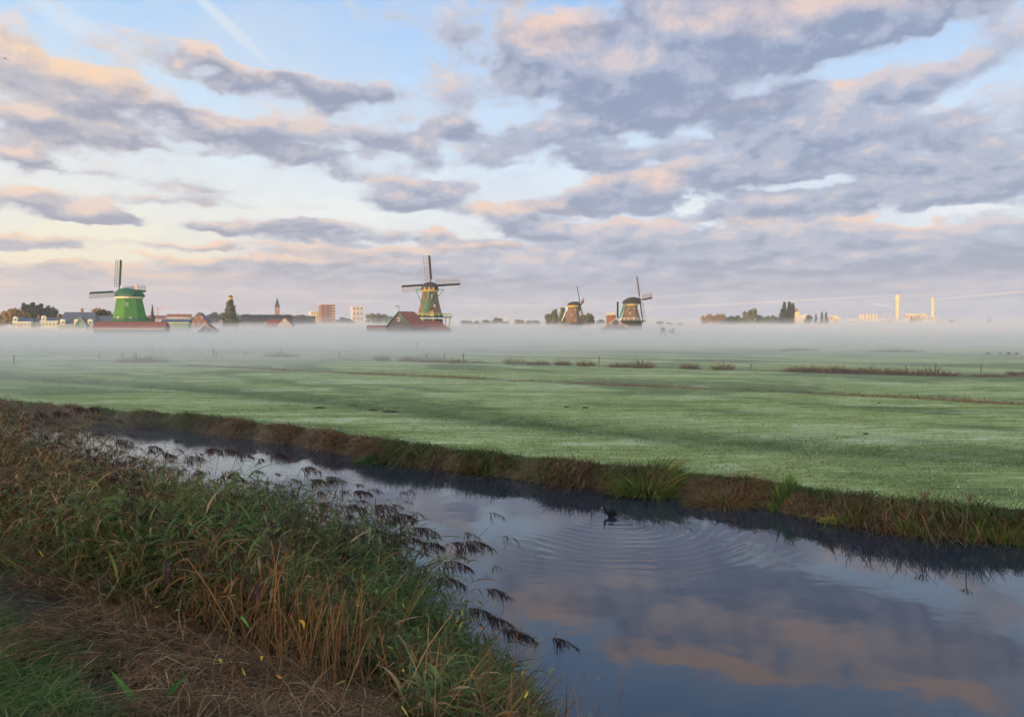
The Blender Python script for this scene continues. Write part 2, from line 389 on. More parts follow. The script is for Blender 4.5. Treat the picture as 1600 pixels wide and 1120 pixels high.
def height(X, Y):
    df = sdist(X, Y, FAR) + np.where(np.hypot(X, Y) < 90, .42*(fbm(X*1.1+3, Y*1.1, 4)-.46), 0); dn = -sdist(X, Y, NEAR)
    z = np.full(X.shape, -.45)
    z = np.where(df > -.4, -.45 + (FIELD_Z+.45)*sstep(df, -.25, .30), z)
    zn = np.interp(dn, [-.6, 0, 1, 2.5, 4, 5.2, 9], [-.45, .0, .5, 1.35, 2.15, 2.5, 2.62])
    z = np.where((dn > -.6) & (df < 0), zn, z)
    fld = (df > .3)
    rel = .10*(fbm(X*.25, Y*.25, 3)-.45)*np.clip(df*.3, 0, 1)
    z = z + fld*rel
    for k, dep, wd in (('swath', .10, 1.1), ('ditch', .22, .7), ('row', .12, .7), ('rowb', .1, .7), ('far', .1, 1.0)):
        d = np.abs(sdist(X, Y, LP[k])); z = z - fld*dep*np.exp(-(d/wd)**2)
    z = z + (dn > 0)*.07*(fbm(X*1.7, Y*1.7, 4)-.45)*np.clip(dn, 0, 1)
    # gentle long lands
    return z
def build_ground():
    ang = np.concatenate([np.arange(-180, -44, 4.0), np.arange(-44, 44, .22), np.arange(44, 180, 4.0)])
    rad = [0.4]
    while rad[-1] < 3400: rad.append(rad[-1]*1.0155+.004)
    rad = np.array(rad); A, Rr = np.meshgrid(np.radians(ang), rad)
    X = Rr*np.sin(A); Y = Rr*np.cos(A)
    Z = height(X, Y)
    na, nr = len(ang), len(rad)
    V = np.stack([X, Y, Z], 2).reshape(-1, 3)
    i, j = np.meshgrid(np.arange(nr-1), np.arange(na), indexing='ij')
    a = i*na+j; b = i*na+(j+1) % na; Q = np.stack([a, b, b+na, a+na], 2).reshape(-1, 4)
    V = np.vstack([V, [[0, 0, float(Z[0].mean())]]]);
    df = sdist(X, Y, FAR); dn = -sdist(X, Y, NEAR)
    n = fbm(X*.5, Y*.5, 4)
    sw = np.exp(-(sdist(X, Y, LP['swath'])/(1.2+1.6*n))**2)*(.3+1.1*fbm(X*.9+5, Y*.9, 3))
    sw = np.maximum(sw, .8*np.exp(-(sdist(X, Y, LP['mid'])/.8)**2)*sstep(fbm(X*.3, Y*.3, 3), .3, .6))
    # secondary uneven darker patches beside the swath
    sw = np.maximum(sw, .70*sstep(fbm(X*.12-Y*.02+9, Y*.25+X*.12, 4), .52, .62))
    br = np.zeros_like(X)
    for k, wd in (('ditch', .75), ('row', .8), ('rowb', .9), ('far', 1.3)):
        br = np.maximum(br, np.exp(-(sdist(X, Y, LP[k])/wd)**2))
    br = np.maximum(br, 1-sstep(df, .3, .9))*1.0
    near = (dn > -1)*1.0
    mat_ = (dn > -1)*np.clip(1-sstep(dn, 4.9, 5.8)+.0, 0, 1)
    c = np.stack([np.clip(sw, 0, 1), np.clip(br, 0, 1), np.clip(near*.5+mat_*.5, 0, 1)], 2).reshape(-1, 3)
    c = np.vstack([c, [[0, 0, .5]]])
    tri = np.stack([np.full(na, len(V)-1), (np.arange(na)+1) % na, np.arange(na), np.full(na, len(V)-1)], 1)
    m = bpy.data.materials.new('meadow'); m.use_nodes = True; N = NT(m.node_tree); b_ = N.n['Principled BSDF']
    b_.inputs['Roughness'].default_value = .9; b_.inputs['Specular IOR Level'].default_value = .15
    at = N.node('ShaderNodeAttribute', attribute_name='col'); r, g, bl = N.sep(at.outputs[1])
    geo = N.node('ShaderNodeNewGeometry'); pos = geo.outputs['Position']
    mp = N.node('ShaderNodeMapping'); N.link(pos, mp.inputs[0]); mp.inputs['Rotation'].default_value = (0, 0, R(32)); mp.inputs['Scale'].default_value = (.30, 1, 1)
    n1 = N.noise(mp.outputs[0], .55, 7, .62); n2 = N.noise(mp.outputs[0], 4.5, 5, .65); n3 = N.noise(pos, .045, 3, .5)
    mp2 = N.node('ShaderNodeMapping'); N.link(pos, mp2.inputs[0]); mp2.inputs['Rotation'].default_value = (0, 0, R(22)); mp2.inputs['Scale'].default_value = (.05, 1, 1)
    n4 = N.noise(mp2.outputs[0], .9, 4, .55)
    mp3 = N.node('ShaderNodeMapping'); N.link(pos, mp3.inputs[0]); mp3.inputs['Rotation'].default_value = (0, 0, R(10)); mp3.inputs['Scale'].default_value = (.28, 1.2, 1)
    n5 = N.noise(mp3.outputs[0], 3.2, 5, .62)
    mixn = N.math('ADD', N.math('MULTIPLY', n1, .34), N.math('ADD', N.math('MULTIPLY', n2, .28), N.math('ADD', N.math('MULTIPLY', n4, .25), N.math('MULTIPLY', n5, .30))))
    base = N.ramp(mixn, [(.46, (.075,.105,.024)), (.56, (.175,.215,.058)), (.63, (.28,.32,.14)), (.74, (.48,.50,.34))])
    base = N.mix(N.math('MULTIPLY', N.step(n3, .42, .62), .30), base, (.26,.30,.125))
    dark = N.ramp(n2, [(.35, (.040,.065,.020)), (.65, (.10,.145,.05))])
    base = N.mix(N.math('MULTIPLY', r, 1.05, clamp=True), base, dark)
    brown = N.ramp(n2, [(.35, (.030,.024,.014)), (.65, (.10,.070,.040))])
    base = N.mix(g, base, brown)
    soil = N.ramp(N.noise(pos, 9, 5, .6), [(.35, (.02,.014,.008)), (.6, (.055,.035,.018)), (.8, (.10,.065,.035))])
    gr = N.ramp(N.noise(pos, 7, 5, .6), [(.35, (.03,.06,.018)), (.7, (.075,.13,.04))])
    nearc = N.mix(N.step(bl, .55, .95), gr, soil)
    base = N.mix(N.step(bl, .2, .45), base, nearc)
    N.link(base, b_.inputs['Base Color'])
    bp = N.node('ShaderNodeBump'); bp.inputs['Strength'].default_value = .8; bp.inputs['Distance'].default_value = .12
    N.link(N.math('ADD', n2, N.math('MULTIPLY', n1, .8)), bp.inputs['Height']); N.link(bp.outputs[0], b_.inputs['Normal'])
    o = np_mesh('ground', V, np.vstack([Q, tri[:, [0,1,2,2]]])[:len(Q)], c, m, smooth=True)
    tag(o, kind='structure'); return o
ground = build_ground()

# ------------------------------------------------------------------ water
COOT = at_z(953, 807, 0)
def build_water():
    me = MB()
    # strip following the ditch, tucked under both banks
    k = 14
    me.add([(-420,290,0),(-420,215,0),(-62,44,0),(-26,23,0),(-8,12.5,0),(0,6,0),(14,-6,0),(66,-40,0),(90,-10,0),(30,8,0),(18,16,0),(4,22,0),(-10,32,0),(-34,52,0),(-70,76,0)], [tuple(range(15))])
    m = bpy.data.materials.new('ditch_water'); m.use_nodes = True; N = NT(m.node_tree); b = N.n['Principled BSDF']
    b.inputs['Base Color'].default_value = (.020,.024,.032,1); b.inputs['Roughness'].default_value = .03
    b.inputs['IOR'].default_value = 1.62; b.inputs['Specular IOR Level'].default_value = .5
    geo = N.node('ShaderNodeNewGeometry'); pos = geo.outputs['Position']
    rel = N.vmath('SUBTRACT', pos, tuple(COOT))
    rx, ry, _ = N.sep(rel)
    L = N.node('ShaderNodeVectorMath', operation='LENGTH'); N.link(rel, L.inputs[0]); dist = L.outputs['Value']
    wob = N.math('MULTIPLY', N.noise(pos, .5, 2), .9)
    ph = N.math('MULTIPLY', N.math('ADD', dist, wob), 2*math.pi/.30)
    ring = N.math('SINE', ph)
    env = N.math('MULTIPLY', N.math('SUBTRACT', 1.0, N.step(dist, 1.2, 5.2)), N.step(dist, .15, .5))
    az_ = N.step(N.math('DIVIDE', N.math('SUBTRACT', rx, N.math('MULTIPLY', ry, 1.0)), N.math('MAXIMUM', dist, .05)), -.5, .7)
    ring = N.math('MULTIPLY', ring, N.math('MULTIPLY', env, N.math('MULTIPLY', az_, .0017)))
    mp = N.node('ShaderNodeMapping'); N.link(pos, mp.inputs[0]); mp.inputs['Rotation'].default_value = (0, 0, R(20)); mp.inputs['Scale'].default_value = (.6, 2.6, 1)
    rip = N.noise(mp.outputs[0], 2.6, 2, .5)
    farm = N.math('ADD', N.math('MULTIPLY', N.step(ry, -3, 12), .0042), .0007)
    patch = N.step(N.noise(pos, .18, 2), .4, .65)
    h = N.math('ADD', ring, N.math('MULTIPLY', rip, N.math('MULTIPLY', farm, N.math('ADD', .25, patch))))
    h = N.math('ADD', h, N.math('MULTIPLY', N.noise(pos, .8, 2), .006))
    bp = N.node('ShaderNodeBump'); bp.inputs['Strength'].default_value = 1; bp.inputs['Distance'].default_value = 1
    N.link(h, bp.inputs['Height']); N.link(bp.outputs[0], b.inputs['Normal'])
    return tag(me.build('water', m), kind='structure')
water = build_water()

# ------------------------------------------------------------------ air
def haze_box():
    m = MB(); m.box((0, 0, 60), (7400, 7400, 124)); o = m.build('haze', volume('thin_haze', .00020, (.86,.84,.86))); tag(o, kind='stuff')
haze_box()
MISTC = (.74,.715,.735)
def mist_layer(top, density, start, slope):
    """low mist over the meadow: a closed body of even density, its top uneven, thinning out towards the ditch"""
    xs = np.concatenate([-np.geomspace(3300, 420, 14), np.linspace(-400, 400, 100), np.geomspace(420, 3300, 14)])
    ys = np.concatenate([np.linspace(start*.55, 420, 90), np.geomspace(440, 3300, 22)])
    X, Y = np.meshgrid(xs, ys); nx, ny = len(xs), len(ys)
    e = Y + slope*np.clip(-X, -160, 160)
    n = fbm(X*.018+top*3, Y*.03+top, 3); t = sstep(e + (n-.45)*start*1.2, start*.75, start*1.9)
    t[0, :] = 0
    Z = -1.0 + .35 + (top+.65)*t + t*(n-.45)*top*.9 + t*(fbm(X*.06, Y*.09+top, 2)-.4)*top*.25 + t*np.clip((Y-400)/1200, 0, 1)*top*.25
    V = np.vstack([np.stack([X, Y, Z], 2).reshape(-1, 3), np.stack([X, Y, np.full_like(X, -1.1)], 2).reshape(-1, 3)]); K = nx*ny
    i, j = np.meshgrid(np.arange(ny-1), np.arange(nx-1), indexing='ij'); a = (i*nx+j).ravel()
    top_ = np.stack([a, a+1, a+1+nx, a+nx], 1); bot = top_[:, ::-1]+K
    def wall(idx): idx = np.array(idx); return np.stack([idx[:-1], idx[:-1]+K, idx[1:]+K, idx[1:]], 1)
    e1 = [j for j in range(nx)]; e2 = [i*nx+nx-1 for i in range(ny)]; e3 = [(ny-1)*nx+j for j in range(nx-1, -1, -1)]; e4 = [i*nx for i in range(ny-1, -1, -1)]
    Q = np.vstack([top_, bot, wall(e1), wall(e2), wall(e3), wall(e4)])
    o = np_mesh('ground_mist', V, Q, None, volume('mist', density, MISTC, .1)); tag(o, kind='stuff')
for a in ((.95,.011,26,.32),(1.3,.017,42,.24),(1.9,.014,52,.24),(2.5,.0105,72,.22),(3.2,.0060,96,.22),(4.0,.0029,120,.22),(5.0,.0008,170,.2),(6.0,.0006,240,.1),(7.5,.0004,260,.1),(9.5,.00025,300,.1),(12,.00018,350,.1),(15,.00012,400,.1)): mist_layer(*a)

# ------------------------------------------------------------------ grass and reeds
leafm = attr_mat('reed_leaves', .8, .25); grassm = attr_mat('grass_blades', .8, .2)
GREEN = [(.052,.074,.018),(.070,.092,.024),(.056,.080,.028),(.105,.115,.028),(.095,.12,.042)]
BROWN = [(.115,.055,.026),(.15,.075,.033),(.080,.038,.022),(.20,.105,.045),(.25,.155,.075)]
RUST = [(.15,.07,.03),(.22,.10,.035),(.11,.06,.035),(.17,.11,.05)]
UP = np.array([0., 0., 1.])
ndir = np.array([0.61, 0.79, 0.])    # across the ditch, away from the camera
tdir = np.array([-0.79, 0.61, 0.])
def near_points(n, dmin, dmax, tmin=-3, tmax=26, power=1.0):
    """random points on the near bank between two distances from the water line, kept to the view"""
    out = []
    while sum(len(o) for o in out) < n:
        k = n*4; X = rng.uniform(-26, 4, k); Y = rng.uniform(2.0, 27, k)
        r = np.hypot(X, Y); keep = (rng.random(k) < np.minimum(1, (6/r)**power)) & (X/np.maximum(Y, .1) > -.86) & (X/np.maximum(Y,.1) < .5)
        X, Y = X[keep], Y[keep]; d = -sdist(X, Y, NEAR); u = (d > dmin) & (d < dmax) & (X < -.12 + .5*(Y < 5) + .25*(Y < 8.3)); X, Y, d = X[u], Y[u], d[u]
        Z = height(X, Y); out.append(np.stack([X, Y, Z, d], 1))
    return np.concatenate(out)[:n]

def reed_plants(rb, base, H, lean, tone, nleaf=7, pan=None, seg=4):
    """stems with long leaves and, on some, a drooping plume; arrays throughout"""
    n = len(base); az0 = rng.uniform(0, 2*np.pi, n)
    d0 = unit(UP + np.stack([np.cos(az0), np.sin(az0), np.zeros(n)], 1)*rng.uniform(0, .22, (n, 1)) + lean*.45)
    droop = lean*.6 + np.array([0, 0, -.12])
    stemc = np.where(tone[:, None] > .5, pick(BROWN, n), pick(GREEN, n)*1.1)
    rb.add(base, d0, H, .009, droop, stemc, segs=5, taper=False)
    for k in range(nleaf):
        t = rng.uniform(.18, .97, n); p = base + d0*(H*t)[:, None] + droop*(H*t*t)[:, None]
        a = rng.uniform(-math.pi, math.pi, n)*.9; out = np.stack([np.cos(a), np.sin(a), np.zeros(n)], 1)
        dr = unit(out*.8 + UP*rng.uniform(.35, 1.3, (n, 1)) + lean*.3)
        L = rng.uniform(.26, .62, n)*np.clip(H/1.5, .6, 1.1); side = unit(np.cross(dr, UP) + rng.normal(0, .25, (n, 3)))
        dd = np.stack([out[:, 0]*.15, out[:, 1]*.15, -rng.uniform(.25, .95, n)], 1)
        dry = rng.random(n) < (tone*.70 + .06); c = np.where(dry[:, None], pick(BROWN, n), pick(GREEN, n))
        c = c*(.75 + .95*fbm(p[:, 0]*2.2, p[:, 1]*2.2+p[:, 2], 2))[:, None]
        rb.add(p, dr, L*rng.uniform(.5, 1.15, n), rng.uniform(.010, .032, n), dd + rng.normal(0, .16, (n, 3)), c, segs=seg, side=side)
    if pan is not None and pan.any():
        tip = (base + d0*H[:, None] + droop*H[:, None])[pan]; td = unit(d0 + 2*droop)[pan]
        plume(rb, tip, td, unit(lean[pan] + np.array([1e-3, 0, 0])), rng.uniform(.16, .26, pan.sum()))
def plume(rb, tip, td, wind, L, strands=26):
    m = len(tip)
    # nodding axis
    ax = wind*1.0 + td*.5; ax = unit(ax); dr = np.tile([0, 0, -.55], (m, 1))
    rb.add(tip, ax, L, .006, dr, pick([(.07,.04,.035)], m), segs=4, taper=False)
    for k in range(strands):
        t = rng.uniform(0.02, 1, m); p = tip + ax*(L*t)[:, None] + dr*(L*t*t)[:, None]
        q = unit(wind*rng.uniform(.1, .9, (m, 1)) + rng.normal(0, .38, (m, 3)) + np.array([0, 0, -.6]))
        l = L*rng.uniform(.28, .55, m)*(1.15-.6*t)
        rb.add(p, q, l, rng.uniform(.009, .016, m), np.tile([0, 0, -.45], (m, 1)), pick([(.055,.030,.028),(.085,.048,.038),(.045,.027,.026)], m), segs=2)

def build_reed_bed():
    rb = Ribbons()
    b = near_points(8600, -.7, 4.3, power=1.1); d = b[:, 3]; n = len(b)
    keep = d < 3.75 + 1.05*np.clip((-b[:, 0]-2.2)/2.5, -.4, 1) + (fbm(b[:, 0]*1.1, b[:, 1]*1.1, 2)-.4)*1.2; b = b[keep]; d = b[:, 3]; n = len(b)
    H = np.interp(d, [-.7, 0, 1, 2, 3.2, 4.3], [2.0, 2.2, 1.95, 1.6, 1.15, .75])*rng.uniform(.6, 1.12, n)
    H *= (.42 + 1.25*fbm(b[:, 0]*.95, b[:, 1]*.95, 2))*(1 + .12*np.clip((-b[:, 0]-5.0)/3.5, 0, 1))*np.interp(b[:, 0], [-2.9, -2.1, -1.4, -.7, .1], [1.12, .98, .66, .36, .20]); H = np.minimum(H, np.interp(b[:, 0], [-11, -8.2, -6.5, -3], [2.5, 2.2, 1.72, 1.85])*(.86+.34*fbm(b[:, 0]*.8+7, b[:, 1]*.8, 2)*2)*rng.uniform(.85, 1.0, n))
    la = fbm(b[:, 0]*.8+9, b[:, 1]*.8+2, 2)*16; lm = .34*fbm(b[:, 0]*1.3+3, b[:, 1]*1.3, 2)
    le = rng.normal(0, .16, (n, 3)) + np.stack([np.cos(la)*lm, np.sin(la)*lm, la*0], 1); le[:, 2] = 0
    edge = np.clip(1-(d+.7)/1.8, 0, 1)
    le += np.array([.24, .04, 0])*(.35 + .9*edge[:, None]) + ndir*edge[:, None]*.16
    lod = rng.random(n) < .10; le[lod] *= 2.4
    tone = np.clip(fbm(b[:, 0]*.9+4, b[:, 1]*.9, 3)*2.4 - .72 + .25*(d > 2.2) + .40*(b[:, 0] < -5.5) - .45*np.clip((b[:, 0]+2.6)/1.2, 0, 1) + rng.normal(0, .12, n), 0, 1)
    pan = (rng.random(n) < np.where(d < 1.6, .24, .08)) & (b[:, 0] < -1.7)
    reed_plants(rb, b[:, :3], H, le, tone, nleaf=10, pan=pan)
    # low undergrowth: leaves coming straight from the bank
    b = near_points(24000, -.5, 5.0, power=1.2); b = b[b[:, 3] < 3.7 + 1.2*np.clip((-b[:, 0]-2.2)/2.5, -.4, 1)]; n = len(b)
    a = rng.uniform(0, 2*np.pi, n); dr = unit(np.stack([np.cos(a)*.7, np.sin(a)*.7, rng.uniform(.5, 1.6, n)], 1))
    tone = np.clip(fbm(b[:, 0]*.9+4, b[:, 1]*.9, 3)*1.8-.36+.3*(b[:, 3] > 2.4) - .4*np.clip((b[:, 0]+2.6)/1.2, 0, 1)*(b[:, 3] < 2), 0, 1)
    c = np.where((rng.random(n) < tone)[:, None], pick(BROWN, n), pick(GREEN, n))
    rb.add(b[:, :3], dr, rng.uniform(.3, .85, n), rng.uniform(.008, .018, n), np.stack([np.cos(a)*.3, np.sin(a)*.3, -rng.uniform(.2, .9, n)], 1), c, segs=4)
    # broken straws and thin dead stems all through it
    b = near_points(13000, -.6, 4.6, power=1.2); n = len(b); d = b[:, 3]; top = np.interp(d, [-.7, 0, 1, 2, 3.2, 4.6], [1.3, 1.6, 1.5, 1.2, .8, .3])*np.interp(b[:, 0], [-2.9, -2.1, -1.4, -.7, .1], [1, .9, .6, .34, .2])
    p = b[:, :3].copy(); p[:, 2] += top*rng.random(n)**.8; a = rng.uniform(0, 2*np.pi, n)
    dr = unit(np.stack([np.cos(a), np.sin(a), rng.normal(.15, .8, n)], 1))
    rb.add(p, dr, rng.uniform(.12, .55, n), rng.uniform(.003, .007, n), rng.normal(0, .18, (n, 3)) - np.array([0, 0, .15]), pick([(.13,.065,.03),(.19,.10,.045),(.08,.045,.025),(.27,.18,.09),(.10,.10,.04)], n, (4, 3, 4, 1.2, 2)), segs=2)
    o = rb.build('reed_bed', leafm); tag(o, 'tangled green and brown reeds filling the near bank of the ditch', 'reeds', kind='stuff')
build_reed_bed()

def build_dead_mat():
    rb = Ribbons(); b = near_points(60000, 2.4, 5.8, power=1.5)
    keep = (b[:, 3] < 4.9 + .5*(fbm(b[:, 0]*1.3, b[:, 1]*1.3, 3)-.45)*4) | (rng.random(len(b)) < .06); b = b[keep]; n = len(b)
    sw = (fbm(b[:, 0]*.7, b[:, 1]*.7, 2))*9; a = sw + rng.normal(0, .7, n)
    dr = unit(np.stack([np.cos(a), np.sin(a), rng.uniform(-.02, .45, n)], 1))
    p = b[:, :3].copy(); p[:, 2] += rng.uniform(-.01, .09, n) + .10*fbm(b[:, 0]*2, b[:, 1]*2, 2)
    dk = .55 + .9*fbm(b[:, 0]*2.3, b[:, 1]*2.3, 3)[:, None]
    c = pick([(.15,.072,.034),(.085,.040,.020),(.21,.112,.052),(.29,.175,.09),(.42,.29,.17)], n, (5, 5, 4, 2, .7))*dk
    rb.add(p, dr, rng.uniform(.08, .42, n), rng.uniform(.003, .010, n), np.stack([rng.normal(0, .2, n), rng.normal(0, .2, n), -rng.uniform(.15, .5, n)], 1), c, segs=4)
    # bare orange-brown stalks standing between the mat and the green reeds
    b = near_points(3600, 1.7, 3.9, power=1.6); b = b[((b[:, 0] > -2.7) & (b[:, 0] < -1.1)) | (rng.random(len(b)) < .10)]; n = len(b)
    dr = unit(UP + rng.normal(0, .22, (n, 3)) + np.array([.10, 0, 0])); c = pick([(.19,.085,.032),(.23,.10,.036),(.13,.060,.030),(.27,.15,.065)], n)
    rb.add(b[:, :3], dr, rng.uniform(.4, .95, n), rng.uniform(.005, .009, n), rng.normal(0, .12, (n, 3))-np.array([0, 0, .1]), c, segs=3, taper=False)
    tag(rb.build('dead_reed_litter', leafm), 'flattened brown dead reeds and stalks on the bank below the grass', 'dead reeds', kind='stuff')
build_dead_mat()
def build_verge():
    rb = Ribbons(); b = near_points(80000, 4.2, 7.5, power=2.0)
    dd = b[:, 3] + (fbm(b[:, 0]*1.3, b[:, 1]*1.3, 3)-.45)*2.0; b = b[(dd > 5.0) | (rng.random(len(b)) < .05)]; n = len(b)
    a = rng.uniform(0, 2*np.pi, n); dr = unit(np.stack([np.cos(a)*.8, np.sin(a)*.8, rng.uniform(.4, 1.3, n)], 1))
    c = pick([(.075,.12,.028),(.105,.155,.040),(.060,.095,.028),(.17,.155,.065)], n, (4, 4, 3, .6))*(.6+.8*fbm(b[:, 0]*2, b[:, 1]*2, 2)[:, None])
    rb.add(b[:, :3], dr, rng.uniform(.06, .19, n), rng.uniform(.004, .008, n), np.stack([np.cos(a)*.5, np.sin(a)*.5, -rng.uniform(.3, .9, n)], 1), c, segs=3)
    tag(rb.build('verge_grass', grassm), 'short dewy green grass on top of the near bank', 'grass', kind='stuff')
build_verge()

RN = {}
def rlabel(px):
    x, y = px; w1 = 'high on the far left reeds' if x < 170 else 'in the left reed cluster' if x < 300 else 'in the cluster left of centre' if x < 450 else 'where the reed edge starts falling' if x < 570 else 'on the falling right reed edge' if x < 720 else 'at the outermost right reed edge'
    w2 = 'against pale misty water' if y < 730 else 'over grey mid ditch water' if y < 860 else 'low over dark blue water'
    k = w1 + ', ' + w2; RN[k] = RN.get(k, 0)+1
    return ('Nodding', 'Second', 'Third', 'Fourth', 'Fifth', 'Sixth', 'Seventh', 'Eighth')[RN[k]-1].lower() + ' plumed reed ' + k
def build_edge_reeds():
    """single reeds that stand out against the water: thing > stem, leaf, plume"""
    spots = [((238,700),14.0,.2),((262,712),13.6,.25),((330,704),13.1,.3),((352,706),12.9,.2),((378,712),12.6,.25),((300,716),13.0,.2),((430,712),12.3,.25),((478,734),11.6,.3),((492,752),11.2,.25),((515,748),11.1,.35),
             ((592,792),9.6,.3),((600,808),9.3,.3),((623,806),9.2,.35),((655,828),9.0,.35),((668,850),8.8,.35),((712,850),8.6,.45),((735,848),8.5,.5),((765,922),8.4,.6),
             ((738,952),8.2,.45),((768,966),8.2,.5),((800,988),8.2,.5),((868,1030),8.3,.65),((790,1004),8.1,.5),((560,770),10.2,.2),((545,792),9.8,.2),((190,690),14.4,.2),((120,640),15.5,.15),((60,650),15.8,.1),((90,646),15.2,.15),((145,640),15.0,.2),((700,880),8.5,.4),((690,905),8.3,.35)]
    for (px, Y, ln) in spots:
        tip = at_depth(px[0]-8, px[1]-2, Y)
        bx, by = tip.x - ln*1.35, tip.y - ln*.25
        bz = float(height(np.array([bx]), np.array([by]))[0]); H = max(.6, tip.z - bz)
        base = np.array([[bx, by, bz]]); D_ = np.array([tip.x-bx, tip.y-by, H]);
        root = empty('reed', (bx, by, bz), rlabel(px), 'reed', 'reeds with plumes silhouetted against the water')
        off = np.array([bx, by, bz]); h = H*1.12
        lean = np.array([[D_[0]/h, D_[1]/h, 0.]])*.75; d0 = np.array([[D_[0]/h*.25, D_[1]/h*.25, 1.]])
        droop = np.array([[D_[0]/h*.75, D_[1]/h*.75, H/h-1.]])
        r = Ribbons(); r.add(base, d0, np.array([h]), .010, droop, pick([(.13,.10,.05)], 1), segs=9, taper=False); o = r.build('stem', leafm, off); o.location = (0,0,0); o.parent = root
        for t in np.sort(rng.uniform(.3, .96, 5)):
            p = base + d0*h*t + droop*h*t*t; sg = rng.choice([-1, 1]); a = rng.normal(0, .7) + (0 if sg > 0 else math.pi)
            dr = unit(np.array([[math.cos(a)*.9+.2, math.sin(a)*.9, rng.uniform(.3, .9)]]))
            r = Ribbons(); r.add(p, dr, rng.uniform(.28, .5, 1), .018, np.array([[.1, 0, -rng.uniform(.3, .9)]]), pick(GREEN, 1), segs=5, side=unit(np.cross(dr, UP)+.2))
            o = r.build('leaf', leafm, off); o.location = (0,0,0); o.parent = root
        r = Ribbons(); tp = base + (d0+droop)*h; plume(r, tp, unit(d0+2*droop), np.array([[1., .1, 0]]), np.array([rng.uniform(.25, .34)]), 80)
        o = r.build('plume', leafm, off); o.location = (0,0,0); o.parent = root
build_edge_reeds()

# far bank
def bank_points(n, lo=-.35, hi=.7, xr=(-75, 24)):
    out = []
    while sum(len(o) for o in out) < n:
        k = n*3; q = rng.random(k); seg = rng.random(k)
        # along the far line, denser near the camera
        P = np.array([[p.x, p.y] for p in FAR[1:-1]]); L = np.r_[0, np.cumsum(np.hypot(*np.diff(P, axis=0).T))]
        s_ = L[-1]*seg**1.9; X = np.interp(s_, L, P[:, 0]); Y = np.interp(s_, L, P[:, 1]); off = rng.uniform(lo, hi, k)
        X = X + .61*off; Y = Y + .79*off; d = sdist(X, Y, FAR); u = (d > lo) & (d < hi) & (X < xr[1]) & (X > xr[0]) & (rng.random(k) < np.clip((fbm(X*1.6+5, Y*1.6, 3)-.22)*4, .12, 1))
        X, Y, d = X[u], Y[u], d[u]; out.append(np.stack([X, Y, height(X, Y), d, s_[u]], 1))
    return np.concatenate(out)[:n]
def build_bank():
    rb = Ribbons(); b = bank_points(90000, -.28, .55); n = len(b); d = b[:, 3]; s_ = b[:, 4]
    tk = fbm(s_*.8, s_*0, 3)*1.5; h = rng.uniform(.22, .80, n)*np.clip(-.15+2.2*tk**1.3, .25, 1.5)*.75*np.clip(1.15-d*.9, .3, 1.2)
    g = fbm(s_*.35+3, d*.6, 3); green = rng.random(n) < np.clip((g-.46)*5+.12+.5*(d > .2), .06, .85)
    c = np.where(green[:, None], pick([(.09,.14,.035),(.13,.17,.04),(.07,.11,.035)], n), pick([(.17,.090,.052),(.24,.125,.060),(.12,.068,.042),(.30,.17,.08),(.34,.24,.14)], n, (4, 3, 4, 2, 1)))
    orange = (fbm(s_*.5+20, s_*0, 2) > .55); c = np.where((orange & (rng.random(n) < .4))[:, None], pick(RUST, n), c)
    dr = unit(np.stack([rng.normal(-.15, .35, n), rng.normal(-.45, .35, n), rng.uniform(.6, 1.4, n)], 1))
    c = c*(.55 + .8*fbm(s_*2.1, d*1.5, 3))[:, None]
    rb.add(b[:, :3], dr, h, rng.uniform(.010, .024, n), np.stack([rng.normal(-.15, .3, n), rng.normal(-.45, .25, n), -rng.uniform(.3, 1.1, n)], 1), c, segs=3)
    tag(rb.build('bank_grass', grassm), 'long brown grass hanging over the far bank of the ditch', 'bank grass', kind='stuff')
build_bank()

def tuft(px, z, wid, hgt, cols, n, label, cat='grass tuft', name='grass_tuft', group=None, upright=.5, bw=.016, deep=.5, bend=.6):
    """one clump of blades growing from a small patch, standing where the photograph shows its foot"""
    c = at_z(px[0], px[1], z); r = Ribbons()
    a = rng.uniform(0, 2*np.pi, n); q = np.sqrt(rng.random(n)); x = np.cos(a)*q*wid*.5; y_ = np.sin(a)*q*wid*.5*deep
    X, Y = c.x+x, c.y+y_; Z = np.maximum(height(X, Y), c.z-.05); b = np.stack([x, y_, Z-c.z-.02], 1)
    dr = unit(np.stack([np.cos(a)*q*(1-upright)+rng.normal(0, .14, n), np.sin(a)*q*(1-upright)+rng.normal(0, .14, n), np.full(n, .8)], 1))
    h = hgt*(rng.uniform(.6, 1.1, n) if deep == .5 else .30+.85*rng.random(n)**1.2)*(1-.45*q)*(.75+.5*fbm(x/max(wid, .1)*5+c.x, x*0+c.y, 2))
    r.add(b, dr, h, bw*rng.uniform(.6, 1.3, n), np.stack([np.cos(a)*bend*.5, np.sin(a)*bend*.5, -rng.uniform(.1, bend, n)], 1), pick(cols, n), segs=4)
    o = r.build(name, grassm); o.location = c; return tag(o, label, cat, group)
YG = [(.08,.13,.022),(.12,.17,.028),(.05,.09,.02),(.19,.15,.045)]
tuft((1012,772), .02, 1.5, 1.35, YG, 900, 'big bright green sedge tussock hanging over the far bank behind the coot', 'sedge', 'sedge_tussock', upright=.45, bw=.036, bend=.8)
tuft((1135,785), .05, 1.9, .75, RUST+[(.12,.13,.04)], 1100, 'rusty orange tussock on the far bank right of the green sedge', 'grass tuft', 'rusty_tussock', upright=.3, bend=1.1)
tuft((597,721), .02, 1.5, .7, [(.05,.11,.035),(.07,.13,.04)], 900, 'low leafy green plant on the far bank where brown grass begins to the left', 'bank plant', 'leafy_plant', upright=.1, bw=.035, bend=.6)
tuft((1223,797), .0, .55, .75, YG[:3], 160, 'light green iris clump on the far bank right of the rusty tussock', 'iris', 'iris_clump', 'iris clumps along the far bank', upright=.6, bw=.028, bend=.3)
